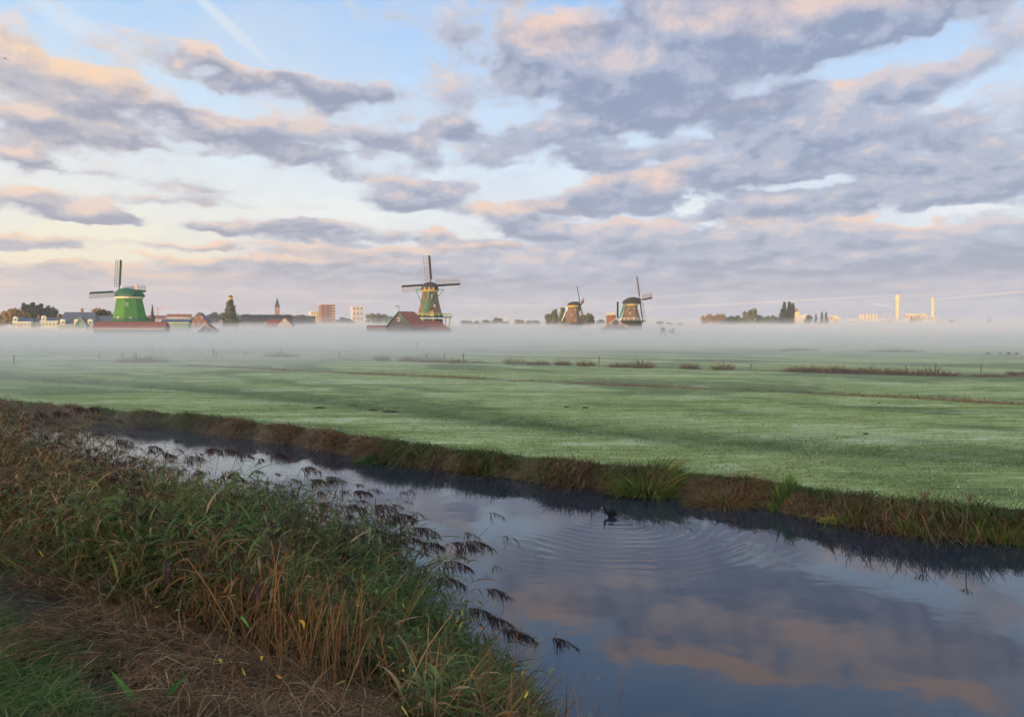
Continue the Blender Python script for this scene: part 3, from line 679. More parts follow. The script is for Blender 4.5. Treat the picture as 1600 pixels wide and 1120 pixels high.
for px, w_, h_, lb in (((1335,818),.5,.6,'yellow green iris clump with splayed leaves on the far bank, below a yellow flowering weed'),((1425,832),.5,.75,'tall iris clump on the far bank, left of the pair near the picture edge'),((1447,834),.4,.6,'iris clump with browning tips beside a taller green one on the far bank'),
                       ((1524,842),.35,.8,'narrow upright iris clump on the far bank, first of the pair near the right edge'),((1566,846),.45,.85,'wide upright iris clump on the far bank, second of the pair near the right edge'),((1598,849),.4,.7,'iris clump cut off by the right edge of the picture')):
    tuft(px, .03, w_, h_, YG[:3]+[(.16,.10,.04)], 120, lb, 'iris', 'iris_clump', 'iris clumps along the far bank', upright=.7, bw=.028, bend=.25)
tuft((1300,812), .1, .5, .35, [(.07,.13,.04),(.30,.26,.03)], 160, 'small weed with yellow leaves on the dark far bank', 'weed', 'yellow_weed', upright=.2, bw=.03)
tuft((1400,828), .05, .4, .45, [(.20,.10,.05),(.15,.08,.04)], 70, 'withered tan iris leaves bent over on the far bank', 'dead iris', 'withered_iris', upright=.2, bw=.03, bend=1.2)
tuft((742,735), .1, 1.0, .75, BROWN[:3]+GREEN[:1], 400, 'upright brown grass clump at the top of the far bank left of the sedge', 'grass tuft', 'grass_tuft', upright=.6)
tuft((232,664), .2, 1.6, .9, [(.10,.08,.05),(.07,.08,.04)], 400, 'dark rush clump standing above the far bank at the misty left end', 'rush clump', 'rush_clump', upright=.6)

# rushes, posts and mounds in the meadow
RC = [(.17,.095,.055),(.13,.078,.05),(.22,.13,.07),(.12,.11,.055)]
def zpx(px, py): return float(np.linalg.norm(at_z(px, py, FIELD_Z)-Vector((0,0,CAM_Z))))
rush = [(222,567,74,11,'wide faded brown rush clump in mist beside a thin fence post'),(440,559,52,9,'low faint rush clump in mist at the left of the meadow'),(595,564,26,11,'small rounded rush clump at the left end of the middle row'),
 (640,565,36,10,'rush clump left of three leaning fence posts'),(678,567,44,9,'brown rushes growing round two short fence posts'),(715,568,34,9,'rushes at the foot of the tall post in the middle of the meadow'),(748,568,30,7,'pale straw coloured grass clump right of the tall middle post'),
 (803,570,30,13,'dense dark rush clump, first right of the pale straw clump'),(836,571,24,10,'rush clump with spiky top, second of the middle group'),(852,571,12,7,'tiny rush clump beside the spiky one'),(880,572,24,11,'rounded rush clump left of a twin near the light post'),(915,573,26,12,'rounded rush clump just left of the light post'),
 (968,575,34,10,'low rush clump right of the light post'),(1003,576,36,15,'largest dark rush clump in the centre row'),(1078,577,30,11,'fan shaped rush clump between the largest one and the leaning post'),(1130,579,32,13,'rush clump just left of the leaning post'),
 (1462,588,66,14,'wide dark rush mound round the upright post at right'),(1550,590,56,7,'low dark rush clump at the foot of the last post on the right'),(1592,588,30,8,'reddish rush clump cut by the right edge of the picture'),(1250,549,58,5,'thin far strip of dry rushes at right'),(1400,551,80,5,'faint far strip of brown rushes in mist at right')]
for (px, py, w_, h_, lb) in rush:
    s_ = zpx(px, py)/F; tuft((px, py), FIELD_Z-.08, w_*s_, h_*s_*1.75, RC if 'pale' not in lb else [(.22,.20,.10)], int(260+w_*9), lb, 'rush clump', 'rush_clump', 'rush clumps in the misty meadow', upright=.45, bw=.03*max(1, s_*14), deep=.35 if w_ > 40 else .7)
for k, px in enumerate(range(1240, 1425, 23)):
    s_ = zpx(px, 583)/F
    tuft((px, 581.0+(px-1240)*.028), FIELD_Z-.08, 34*s_, 13*s_*1.6, RC, 600, ['first','second','third','fourth','fifth','sixth','seventh','eighth','ninth'][k]+' clump from the left in the long brown reed strip at right', 'reed clump', 'reed_clump', 'clumps of the long brown reed strip', upright=.5, bw=.03, deep=.4)
def build_drain_grass():
    rb = Ribbons()
    for key, n, hh, cols in (('ditch', 15000, .26, RC+[(.22,.11,.05)]), ('row', 5000, .22, RC+GREEN[:2]), ('rowb', 4000, .22, RC), ('far', 2500, .3, RC)):
        P = np.array([[p.x, p.y] for p in LP[key]]); L = np.r_[0, np.cumsum(np.hypot(*np.diff(P, axis=0).T))]
        s_ = rng.uniform(0, L[-1], n); dens_ = fbm(s_*.25, s_*0+3, 3); s_ = s_[rng.random(n) < np.clip((dens_-.30)*4, .05, 1)]; n = len(s_)
        X = np.interp(s_, L, P[:, 0]) + rng.normal(0, .35, n); Y = np.interp(s_, L, P[:, 1]) + rng.normal(0, .45, n)
        dr = unit(np.stack([rng.normal(0, .3, n), rng.normal(0, .3, n), np.ones(n)], 1))
        rb.add(np.stack([X, Y, height(X, Y)], 1), dr, hh*rng.uniform(.5, 1.3, n), .035, np.tile([0.1, 0, -.3], (n, 1)), pick(cols, n), segs=2)
    # darker, longer grass in the swath
    P = np.array([[p.x, p.y] for p in LP['swath']]); L = np.r_[0, np.cumsum(np.hypot(*np.diff(P, axis=0).T))]
    n = 30000; s_ = rng.uniform(0, L[-1], n); X = np.interp(s_, L, P[:, 0]) + rng.normal(0, .8, n); Y = np.interp(s_, L, P[:, 1]) + rng.normal(0, 1.0, n)
    u = fbm(X*.7, Y*.7, 3) > .42; X, Y = X[u], Y[u]; n = len(X)
    rb.add(np.stack([X, Y, height(X, Y)], 1), unit(np.stack([rng.normal(0, .4, n), rng.normal(0, .4, n), np.ones(n)], 1)), rng.uniform(.06, .13, n), .022, np.tile([0.1, 0, -.3], (n, 1)), pick([(.08,.12,.035),(.11,.16,.055),(.15,.19,.09)], n), segs=2)
    # frosted tussocks all over the near meadow
    n = 340000; rr = 13*np.exp(rng.random(n)*1.75); a = rng.uniform(-.68, .68, n); X = rr*np.sin(a); Y = rr*np.cos(a)
    df = sdist(X, Y, FAR); u = (df > .55) & (fbm(X*.5+Y*.3, Y*1.5-X*.3, 4) > rng.uniform(.2, .7, n)); X, Y, df = X[u], Y[u], df[u]; n = len(X)
    sw = np.exp(-(sdist(X, Y, LP['swath'])/1.6)**2)
    c = pick([(.13,.175,.038),(.22,.26,.09),(.08,.12,.022),(.38,.40,.25)], n, (4, 4, 4, 2.4))*(1-.5*sw[:, None])
    rb.add(np.stack([X, Y, height(X, Y)], 1), unit(np.stack([rng.normal(.3, .6, n), rng.normal(0, .6, n), np.ones(n)*.8], 1)), rng.uniform(.06, .14, n), rng.uniform(.012, .03, n), np.tile([0.2, 0, -.5], (n, 1)), c, segs=2)
    tag(rb.build('meadow_grass', grassm), 'frosted meadow grass with darker drain lines and brown weeds', 'grass', kind='stuff')
build_drain_grass()
wood = mat('weathered_wood', (.16,.13,.10), .9, .3, 8, bump=.3)
posts = [(22,554,571,0),(155,552,563,0),(192,553,562,0),(213,551,560,0),(238,543,551,0),(255,544,551,0),(284,544,552,0),(334,544,559,0),(338,549,560,2),(383,546,555,0),(440,547,556,1),(530,550,561,2),
 (650,534,545,12),(667,552,562,0),(695,552,563,-3),(724,551,566,0),(936,556,573,0),(1172,567,577,24),(1416,569,581,35),(1462,566,585,0),(1533,567,585,0)]
plabels = ['tall thin fence post alone at the far left of the meadow','thin fence post in mist, second from the left edge','very faint short post just left of the wide misty rush clump','fence post rising from the wide misty rush clump at left','faint far post in the mist, left of a similar pair','faint far post in the mist beside another at left','faint far post in the mist, right one of the left trio','taller post of a close pair in the left meadow','shorter stub beside a taller post in the left meadow','faint lone post between the close pair and the low rush clump','post top showing over the low misty rush clump','dark post with a slight lean left of the middle rushes',
 'leaning far pole nearly lost in the mist behind the middle rushes','short post in rushes, left of the middle three','short slightly tilted post, middle of the middle three','tallest post of the middle three','light brown upright post alone right of the rounded rush clumps','short leaning post alone in the right meadow','leaning post at the end of the long brown reed strip','upright post standing in the wide dark rush mound','upright post nearest the right edge of the picture']
for (px, y0, y1, tilt), lb in zip(posts, plabels):
    g = at_z(px, y1, FIELD_Z); h = at_depth(px, y0, g.y).z - g.z
    m = MB(); r_ = max(.055, .6*g.y/F*1.0)
    m.lathe((0,0,-.3), [(r_,0),(r_*.95,h+.24),(r_*.8,h+.3)], 8); o = m.build('fence_post', wood); o.location = g + Vector((0,0,-.05)); o.rotation_euler = (R(random.uniform(-3,3)), R(tilt), random.random()*3)
    tag(o, lb, 'fence post', 'old fence posts in the meadow')
soilm = mat('mole_soil', (.035,.025,.018), .95, .3, 9, bump=.5)
for px, py, w_, lb in ((500,637,20,'dark molehill on the meadow beyond the misty end of the ditch'),(583,641,14,'molehill left of a longer one on the near meadow'),(610,643,26,'long dark mole run on the near meadow above the leafy plant'),(885,636,8,'small molehill left of a slightly bigger one in mid meadow'),(915,637,11,'molehill beside a smaller one in mid meadow'),(1373,630,5,'tiny molehill near the brown drain at right'),(1353,678,9,'small molehill in the near meadow at right')):
    g = at_z(px, py, FIELD_Z); s_ = zpx(px, py)/F; m = MB(); W_ = w_*s_*.5
    prof = [(1,0),(.85,.25),(.55,.5),(.25,.62),(.03,.66)]; m.lathe((0,0,-.03), [(W_*a, .07*b+.01) for a, b in prof], 14)
    for i, v in enumerate(m.v): k = 1+.25*math.sin(i*2.3); m.v[i] = (v[0]*k, v[1]*.6*k, v[2]*(1+.3*math.sin(i*1.7)))
    o = m.build('molehill', soilm, smooth=True, loc=g+Vector((0,0,.02))); tag(o, lb, 'molehill', 'molehills on the meadow')

# ------------------------------------------------------------------ coot
def build_coot():
    # one tube with changing girth, from tail along the back, up the neck to the bill
    P = [(.19,0,.05),(.15,0,.062),(.09,0,.070),(.02,0,.068),(-.05,0,.062),(-.10,0,.075),(-.125,0,.115),(-.135,0,.155),(-.15,0,.185),(-.175,0,.185),(-.192,0,.176)]
    W = [.012,.048,.078,.090,.080,.052,.030,.027,.036,.024,.010]; Hh = [.010,.046,.072,.078,.070,.055,.032,.030,.033,.022,.009]
    n = 14; V = []; Fc = []
    for i, p in enumerate(P):
        a = Vector(P[max(i-1, 0)]); b = Vector(P[min(i+1, len(P)-1)]); t = (b-a).normalized(); side = Vector((0,1,0)); up = t.cross(side).normalized()
        if up.z < 0 and i < 5: up = -up
        if i >= 5 and up.x > 0: pass
        for k in range(n):
            q = 2*math.pi*k/n; V.append(Vector(p)+side*math.cos(q)*W[i]+up*math.sin(q)*Hh[i])
    m = MB(); m.v = V
    for i in range(len(P)-1):
        for k in range(n): m.f.append((i*n+k, i*n+(k+1)%n, (i+1)*n+(k+1)%n, (i+1)*n+k))
    m.f += [tuple(range(n))[::-1], tuple(range((len(P)-1)*n, len(P)*n))]
    root = empty('coot', COOT, 'small black coot swimming among rings of ripples in the ditch', 'coot'); root.rotation_euler.z = R(-14); root.scale = (.9,1.25,1.15)
    black = mat('coot_plumage', (.010,.010,.011), .9, .3, 20, spec=.05); white = mat('coot_bill', (.6,.58,.55), .5)
    b = m.build('body', black, root, smooth=True); sb = b.modifiers.new('s', 'SUBSURF'); sb.levels = sb.render_levels = 2
    m = MB(); m.lathe((0,0,0), [(.009,0),(.010,.008),(.006,.022),(.001,.034)], 8); o = m.build('bill', white, root, smooth=True); o.rotation_euler = (0, R(-102), 0); o.location = (-.186, 0, .177)
    m = MB(); m.lathe((0,0,0), [(.001,-.005),(.009,-.002),(.010,.002),(.001,.005)], 8); o = m.build('frontal_shield', white, root, smooth=True); o.rotation_euler = (0, R(-55), 0); o.location = (-.178, 0, .197)
    for sg in (-1, 1):
        m = MB(); m.lathe((0,0,0), [(.001,-.003),(.004,0),(.001,.003)], 6); o = m.build('eye', mat('coot_eye', (.25,.03,.02), .2), root); o.rotation_euler = (R(90),0,0); o.location = (-.158, sg*.030, .192)
build_coot()
for px, sc, lb in ((1544,1.,'dark goose grazing, leftmost of the four on the far right meadow'),(1563,.9,'dark goose grazing, second from the left on the far right meadow'),(1576,1.1,'dark goose grazing, third of the four on the far right meadow'),(1588,1.,'dark goose grazing, rightmost of the four on the far right meadow')):
    g = at_z(px, 555, FIELD_Z); P = [(.38,0,.26),(.28,0,.30),(.1,0,.32),(-.12,0,.30),(-.24,0,.30),(-.33,0,.24),(-.40,0,.13),(-.46,0,.08),(-.52,0,.05)]; W = [.02,.09,.15,.14,.08,.04,.032,.04,.012]
    m = MB(); n = 10
    for i, p in enumerate(P):
        a = Vector(P[max(i-1,0)]); b = Vector(P[min(i+1,len(P)-1)]); t = (b-a).normalized(); side = Vector((0,1,0)); up = t.cross(side)
        m.v += [Vector(p)+side*math.cos(2*math.pi*k/n)*W[i]+up*math.sin(2*math.pi*k/n)*W[i] for k in range(n)]
    m.f = [(i*n+k, i*n+(k+1)%n, (i+1)*n+(k+1)%n, (i+1)*n+k) for i in range(len(P)-1) for k in range(n)] + [tuple(range(n))[::-1], tuple(range((len(P)-1)*n, len(P)*n))]
    root = empty('goose', g, lb, 'goose', 'geese grazing on the far meadow', R(random.choice([0, 180, 20]))); root.scale = (sc*.7,)*3
    m.build('body', mat('goose_plumage', (.05,.045,.04), .8), root, smooth=True)
    for sg in (-.05, .05):
        q = MB(); q.bar((.02,sg,.2),(.03,sg,0),.02); q.build('leg', mat('goose_leg', (.25,.10,.05), .6), root)
bm_ = MB(); bp = at_depth(8, 92, 120)
bm_.add([(-.22,0,0),(-.05,.06,.03),(.12,.05,.03),(.24,0,0),(.12,-.05,.03),(-.05,-.06,.03),(0,0,-.04)], [(0,1,6),(1,2,6),(2,3,6),(3,4,6),(4,5,6),(5,0,6),(0,5,4,3,2,1)])
root = empty('flying_bird', bp, 'tiny dark bird flying high at the upper left of the sky', 'bird'); bm_.build('body', mat('bird_plumage', (.04,.04,.045), .8), root)
for sg in (-1, 1):
    q = MB(); q.add([(-.03,.04*sg,.02),(.10,.04*sg,.02),(.08,.35*sg,.16),(.0,.30*sg,.17),(-.02,.62*sg,.08),(.03,.62*sg,.08),(.035,.33*sg,.13)], [(0,1,2,3),(3,2,5,4),(1,0,6),(6,0,3,4),(6,4,5),(1,6,5,2)]); q.build('wing', mat('bird_plumage', (.04,.04,.045)), root)

# ------------------------------------------------------------------ trees
def leaf_mat(name, a, b, c):
    m = bpy.data.materials.new(name); m.use_nodes = True; N = NT(m.node_tree); bs = N.n['Principled BSDF']
    bs.inputs['Roughness'].default_value = .85; bs.inputs['Specular IOR Level'].default_value = .15
    g = N.node('ShaderNodeNewGeometry'); n = N.noise(g.outputs['Position'], .55, 4, .6)
    N.link(N.ramp(n, [(.32, a), (.5, b), (.68, c)]), bs.inputs['Base Color']); return m
LM = {'olive': leaf_mat('olive_foliage', (.055,.055,.035), (.085,.085,.05), (.12,.11,.06)),
      'dark': leaf_mat('dark_foliage', (.022,.032,.018), (.04,.052,.026), (.065,.07,.035)),
      'green': leaf_mat('green_foliage', (.06,.07,.028), (.12,.12,.045), (.19,.16,.06)),
      'autumn': leaf_mat('autumn_foliage', (.14,.085,.03), (.26,.15,.05), (.36,.21,.07)),
      'grey': leaf_mat('hazy_foliage', (.05,.055,.045), (.09,.09,.07), (.13,.115,.09))}
barkm = mat('bark', (.09,.07,.055), .95, .3, 4)
def crown_mesh(kind, seed, n=1500):
    g = np.random.default_rng(seed)
    if kind == 'poplar': lumps = [(g.uniform(-.10,.10), g.uniform(-.10,.10), z, .20*(1-abs(z-.42)*1.15)+.05, .16) for z in np.linspace(.10,.95,12)]
    elif kind == 'conifer': lumps = [(g.normal(0,.03), g.normal(0,.03), z, .36*(1.0-z)**.8+.03, .09) for z in np.linspace(.10,.97,13)]
    elif kind == 'bell': lumps = [(g.normal(0,.02), g.normal(0,.02), z, .31*(1-max(0,(z-.25)/.75)**1.6)+.03, .12) for z in np.linspace(.08,.9,12)]
    else:
        lumps = [(g.uniform(-.34,.34), g.uniform(-.34,.34), g.uniform(.28,.80), g.uniform(.14,.24), .16) for _ in range(16)]
        lumps = [(x*(1.25-z*.6), y*(1.25-z*.6), z, r_, h_) for x, y, z, r_, h_ in lumps]
    L = np.array(lumps); i = g.integers(0, len(L), n); v = g.normal(size=(n, 3)); v /= np.linalg.norm(v, axis=1)[:, None]; q = g.uniform(.45, 1.08, n)[:, None]
    C = L[i, :3] + v*q*np.stack([L[i, 3], L[i, 3], L[i, 4]], 1); C[:, 2] = np.clip(C[:, 2], .04, 1.03)
    sz = g.uniform(.022, .05, n)[:, None]*(.7 if kind in ('poplar','conifer') else 1.0); a = g.normal(size=(n, 3)); a /= np.linalg.norm(a, axis=1)[:, None]; b = np.cross(a, v); b /= np.maximum(np.linalg.norm(b, axis=1)[:, None], 1e-6)
    V = np.stack([C-a*sz, C-b*sz*.8, C+a*sz, C+b*sz*.8], 1).reshape(-1, 3); Q = np.arange(n*4).reshape(-1, 4)
    return V, Q
CR = {}
for kd, ns in (('round', 5), ('poplar', 2), ('conifer', 2), ('bell', 1)):
    for k in range(ns):
        V, Q = crown_mesh(kd, 10+k*7, 2600 if kd != 'round' else 2300); o = np_mesh('crown', V, Q); CR[kd, k] = o.data; bpy.data.objects.remove(o)
TM = {}
def trunk_mesh(kd):
    if kd in TM: return TM[kd]
    m = MB(); m.lathe((0,0,0), [(.035,0),(.024,.08),(.02,.3),(.012,.6),(.003,.85)], 7)
    if kd == 'round':
        for k in range(6): a = k*1.05; m.bar((0,0,.18+.05*k), (.28*math.cos(a), .28*math.sin(a), .45+.06*k), .012)
    o = m.build('trunk', barkm); TM[kd] = o.data; bpy.data.objects.remove(o); return TM[kd]
cnt = 0
def tree(px, ytop, Y, wpx, kind, lk, label, group=None, name=None, ground_z=.3, denser=1.0):
    """px, ytop: top of the crown in the photograph; Y distance; wpx crown width in pixels"""
    global cnt; cnt += 1
    top = at_depth(px, ytop, Y); H = top.z - ground_z; wm = wpx*Y/F
    base = {'round': .95, 'poplar': .48, 'conifer': .66, 'bell': .66}[kind]
    t = empty(name or {'round':'tree','poplar':'poplar_tree','conifer':'conifer_tree','bell':'cypress_tree'}[kind], (top.x, Y, ground_z), label, 'tree', group, cnt*1.3)
    me = CR[kind, cnt % {'round':5,'poplar':2,'conifer':2,'bell':1}[kind]]
    key = (me.name, lk)
    if key not in TM:
        c = me.copy(); c.name = 'crown'; c.materials.clear(); c.materials.append(LM[lk]); TM[key] = c
    o = bpy.data.objects.new('crown', TM[key]); COL.objects.link(o); o.parent = t; o.scale = (wm/base, wm/base, H/1.0)
    o = bpy.data.objects.new('trunk', trunk_mesh(kind)); COL.objects.link(o); o.parent = t; o.scale = (H*.8, H*.8, H)
    return t
G1 = 'trees behind the houses at left'; G2 = 'trees along the horizon between the mills'; G3 = 'trees on the horizon at right'
for a in ((2,482,420,26,'round','autumn','orange brown tree at the left edge of the picture',G1),(18,478,410,34,'round','autumn','largest orange brown tree, just right of the left edge',G1),(36,481,415,22,'round','autumn','orange brown tree where the dark conifers begin',G1),
 (40,475,460,32,'conifer','dark','first dark conifer right of the orange trees',G1),(51,474,462,34,'conifer','dark','second dark conifer behind the blue roofed houses',G1),(62,476,465,32,'conifer','dark','third dark conifer, lower than its left neighbour',G1),(72,476,470,22,'round','dark','dark bushy tree right of the conifers',G1),(83,475,468,18,'round','dark','tall dark tree ending the dark group at left',G1),(100,487,480,26,'round','green','low green tree between the white gable and the manor',G1),
 (148,476,360,24,'round','autumn','orange tree behind the manor, left of the dark round tree',G1),(163,475,365,28,'round','autumn','orange tree left of the green mill sail',G1),(158,480,340,34,'round','dark','dark round tree in front of the orange trees by the green mill',G1),
 (238,477,420,8,'conifer','dark','small dark conifer just right of the green mill',G1),(230,489,430,14,'round','dark','low dark shrub at the foot of the small conifer by the green mill',G1),(265,489,560,28,'round','dark','dark low tree behind the green cottage',G1),(290,489,565,24,'round','autumn','reddish low tree left of the brick gable house',G1),(332,487,560,26,'round','grey','bare grey tree right of the brick gable house',G1),(345,486,565,24,'round','grey','second bare grey tree, close to the tall cypress',G1),
 (360,468.5,430,25,'bell','olive','tall bell shaped cypress with a tower top showing over it',G1),(378,488,600,22,'round','green','green tree right of the tall cypress',G1),(392,487,610,30,'round','grey','hazy tree left of the long dark roof',G1),(406,489,620,26,'round','grey','hazy tree behind the long dark roof',G1),
 (455,490,640,16,'round','autumn','brownish tree right of the church',G1),(470,488,640,26,'round','grey','brown grey tree left of the brick tower block',G1),(483,490,640,22,'round','grey','grey tree at the foot of the brick tower block',G1),(538,493,900,30,'round','grey','low faint trees between the two tower blocks',G1),
 (582,487,760,22,'round','green','green tree right of the white tower block',G1),(596,488,770,24,'round','green','second green tree right of the white tower block',G1),(608,491,780,16,'round','green','small green tree near the red shed roof',G1)): tree(*a)
for k, (px, yt, w_, lk) in enumerate(((729,499,22,'grey'),(745,499,14,'grey'),(760,498,14,'grey'),(777,495,20,'green'),(790,500,12,'grey'),(812,497,18,'autumn'),(826,498,12,'grey'),(838,499,14,'grey'),(938,498,16,'grey'),(1030,500,14,'grey'),(1046,502,12,'grey'),(1062,502,12,'grey'))):
    tree(px, yt, 620+20*(k % 5), w_, 'round', lk, ['small misty tree nearest the timber mill','tiny misty tree, second right of the middle mill','misty tree, third right of the middle mill','dark dome shaped tree half way along the misty horizon','tiny misty tree at the foot of the faint thin tower','orange tinted misty tree right of the faint thin tower','small misty tree right of the orange tinted one','last small misty tree before the poplars','faint low tree right of the small thatched mill','faint tree just right of the right thatched mill','tiny faint tree left of the small drainage mill','tiny faint tree right of the small drainage mill'][k], G2)
for a in ((858,487,520,13,'round','green','leaning bushy tree left of the poplars by the small thatched mill',G2),(865,486,520,8,'poplar','green','left pointed poplar beside the small thatched mill',G2),(870,484,525,8,'poplar','green','right pointed poplar beside the small thatched mill',G2),(879,482,470,14,'poplar','green','broad poplar touching the left of the small thatched mill',G2),(913,485,480,20,'round','green','round tree just right of the small thatched mill',G2),(923,487,485,14,'round','green','lower round tree between the two thatched mills',G2),
 (1104,489,700,20,'round','autumn','first orange green tree of the right hand group',G3),(1119,487,700,28,'round','autumn','broad orange green tree at the left of the right hand group',G3),(1133,491,720,20,'round','autumn','pale orange tree left of the dark bush at right',G3),(1145,489,700,22,'round','dark','dark low tree between two orange ones at right',G3),(1153,492,730,16,'round','autumn','small orange tree left of the tall round tree',G3),(1171,480,690,24,'round','green','tallest round tree of the right hand group',G3),(1162,490,700,14,'round','green','small tree tucked against the tallest round tree',G3),(1188,489,700,20,'round','green','green tree right of the tallest round tree',G3),(1201,489,705,16,'round','green','green tree next to a pale bare bush at right',G3),(1213,493,720,16,'round','grey','pale bare bush left of the three poplars',G3),
 (1227,473,680,9,'poplar','dark','left one of the three dark poplars',G3),(1233,473,684,9,'poplar','dark','middle one of the three dark poplars',G3),(1238,475,680,10,'poplar','dark','right one of the three dark poplars beside the lit tower',G3),(1222,484,690,9,'poplar','dark','shorter dark poplar left of the three tall ones',G3),
 (1264,490,900,14,'round','dark','dark tree right of the sunlit church',G3),(1275,491,905,8,'conifer','dark','slim conifer right of the sunlit church',G3),(1284,488,900,8,'conifer','dark','left conifer of a pair before the pale flat building',G3),(1291,488,905,8,'conifer','dark','right conifer of a pair before the pale flat building',G3),(1487,497,1300,10,'round','grey','faint tree right of the factory chimney',G3),(1546,497,1400,7,'round','grey','faint lone tree near the right edge of the horizon',G3)): tree(*a)
def build_shade_trees():
    # unseen tree belt added on the sunrise side, sized to shade the meadow
    g = np.random.default_rng(3); d2 = np.array([math.sin(SUN_AZ), math.cos(SUN_AZ)]); pp = np.array([-d2[1], d2[0]])
    if pp[1] < 0: pp = -pp
    VV = []; QQ = []; n0 = 0
    for u in np.arange(-110, 212, 5.5):
        for rw in range(3):
            c = d2*(95+rw*11+g.uniform(-3, 3)) + pp*(u+g.uniform(-2, 2)); V, Q = crown_mesh('round', int(g.integers(1e6)), 420); H = g.uniform(14, 17.5)
            V = V*np.array([13, 13, H]); V = V.copy()
            # larger leaf clumps
            q = V.reshape(-1, 4, 3); m_ = q.mean(1, keepdims=True); q = m_+(q-m_)*2.0; V = q.reshape(-1, 3) + np.array([c[0], c[1], .2-.05*H]); VV.append(V); QQ.append(Q+n0); n0 += len(V)
    tag(np_mesh('shade_trees', np.concatenate(VV), np.concatenate(QQ), None, LM['dark']), 'unseen tree belt added behind the viewer to keep the meadow in shade', 'shade_trees', kind='stuff')
build_shade_trees()

# ------------------------------------------------------------------ windmills
thatch = mat('thatch', (.16,.098,.062), .95, .35, 2.5, bump=.6); capth = mat('cap_thatch', (.045,.036,.031), .95, .3, 3, bump=.5)
dgreen = mat('dark_green_paint', (.02,.085,.045), .55, .15); mgreen = mat('green_paint', (.06,.17,.035), .7, .12, 1.2); tgreen = mat('teal_green_paint', (.05,.22,.13), .5, .15)
cream = mat('cream_paint', (.60,.52,.30), .6, .1); white = mat('white_paint', (.75,.73,.68), .6, .08); ochre = mat('ochre_paint', (.42,.28,.08), .6, .15)
tar = mat('tarred_wood', (.028,.026,.026), .7, .3); glass = mat('window_glass', (.05,.06,.08), .15, .2, spec=.6); canvas = mat('lattice_wood', (.22,.19,.16), .8, .2)
redroof = mat('red_roof_tiles', (.22,.075,.05), .85, .25, 1.5, bump=.3); greyroof = mat('slate_roof_tiles', (.085,.09,.11), .8, .2, 1.5, bump=.3); brick = mat('brick', (.24,.115,.075), .9, .2, 2)
def cap_mesh(L, W, H, n=14, blunt=.55):
    """boat shaped cap, long axis x; front at +x"""
    m = MB(); secs = 9
    for i in range(secs+1):
        u = i/secs; x = -L/2+L*u; k = math.sin(math.pi*min(1, .16+u*.72))**.6; hh = H*(math.sin(math.pi*min(1, .10+u*.66)))**.6; 
        for j in range(n+1):
            a = math.pi*j/n; c_ = math.cos(a); m.v.append((x, W/2*k*abs(c_)**.8*(1 if c_ > 0 else -1), hh*math.sin(a)**.85))
    for i in range(secs):
        for j in range(n): a = i*(n+1)+j; m.f.append((a, a+n+1, a+n+2, a+1))
    m.f.append(tuple(range(n+1))); m.f.append(tuple(range(secs*(n+1), (secs+1)*(n+1)))[::-1])
    for i in range(secs): m.f.append((i*(n+1), i*(n+1)+n, (i+1)*(n+1)+n, (i+1)*(n+1)))
    return m
def sails(root, hub, face, tilt, L, rot, darkm, latm, wl=1.7, board=.60, n=4, skip=()):
    """four sails in the plane square to 'face'; rot in degrees turns the cross"""
    fx = Vector((math.sin(face), math.cos(face), math.tan(R(tilt)))).normalized()      # outward
    right = Vector((math.cos(face), -math.sin(face), 0)); up = right.cross(fx).normalized()
    if up.z < 0: up = -up
    hub = Vector(hub)
    m = MB(); m.bar(hub-fx*1.6, hub+fx*.35, .55, n=8); m.build('windshaft', darkm, root)
    for k in range(4):
        a = R(rot+90*k); d = right*math.cos(a)+up*math.sin(a); sd_ = -right*math.sin(a)+up*math.cos(a)   # counter-clockwise side
        m = MB(); m.bar(hub-d*.3, hub+d*L, .30, .26); st = m.build('sail', darkm, root)
        m = MB(); o_ = fx*.05
        P = lambda t, s_: hub+o_+d*(L*t)+sd_*s_ + fx*(s_*.18)
        m.bar(P(.16, wl), P(.985, wl), .10); m.bar(P(.16, wl*.55), P(.985, wl*.55), .08)
        for j in range(20): t = .16+.825*j/19; m.bar(P(t, .1), P(t, wl), .095)
        m.build('lattice', latm, st)
        m = MB(); pts = [P(.2, -.12), P(.985, -.12), P(.985, -board), P(.2, -board)]
        m.add([p-fx*.03 for p in pts]+[p+fx*.05 for p in pts], [(3,2,1,0),(4,5,6,7),(0,1,5,4),(1,2,6,5),(2,3,7,6),(3,0,4,7)]); m.build('leading_board', darkm, st)
def tower(root, name, m_, prof, n=8, a0=math.pi/8): q = MB(); q.lathe((0,0,0), prof, n, a0); return q.build(name, m_, root)
def window_on(root, pos, face, w_=.8, h_=1.0, m_=None):
    """face: outward direction in plan (radians from +Y towards +X)"""
    f = Vector((math.sin(face), math.cos(face), 0)); q = MB(); q.box((0,0,0), (w_, .12, h_), -face); fr = q.build('window', m_ or white, root); fr.location = pos
    q = MB(); 
    for sx in (-.22, .22): q.box(Matrix.Rotation(-face, 3, 'Z')@Vector((sx*w_, .06*1.0, 0)), (w_*.36, .05, h_*.78), -face)
    o = q.build('pane', glass, fr); return fr

def pxz(py, Y): return at_depth(800, py, Y).z
def pxx(px, Y): return at_depth(px, 505, Y).x

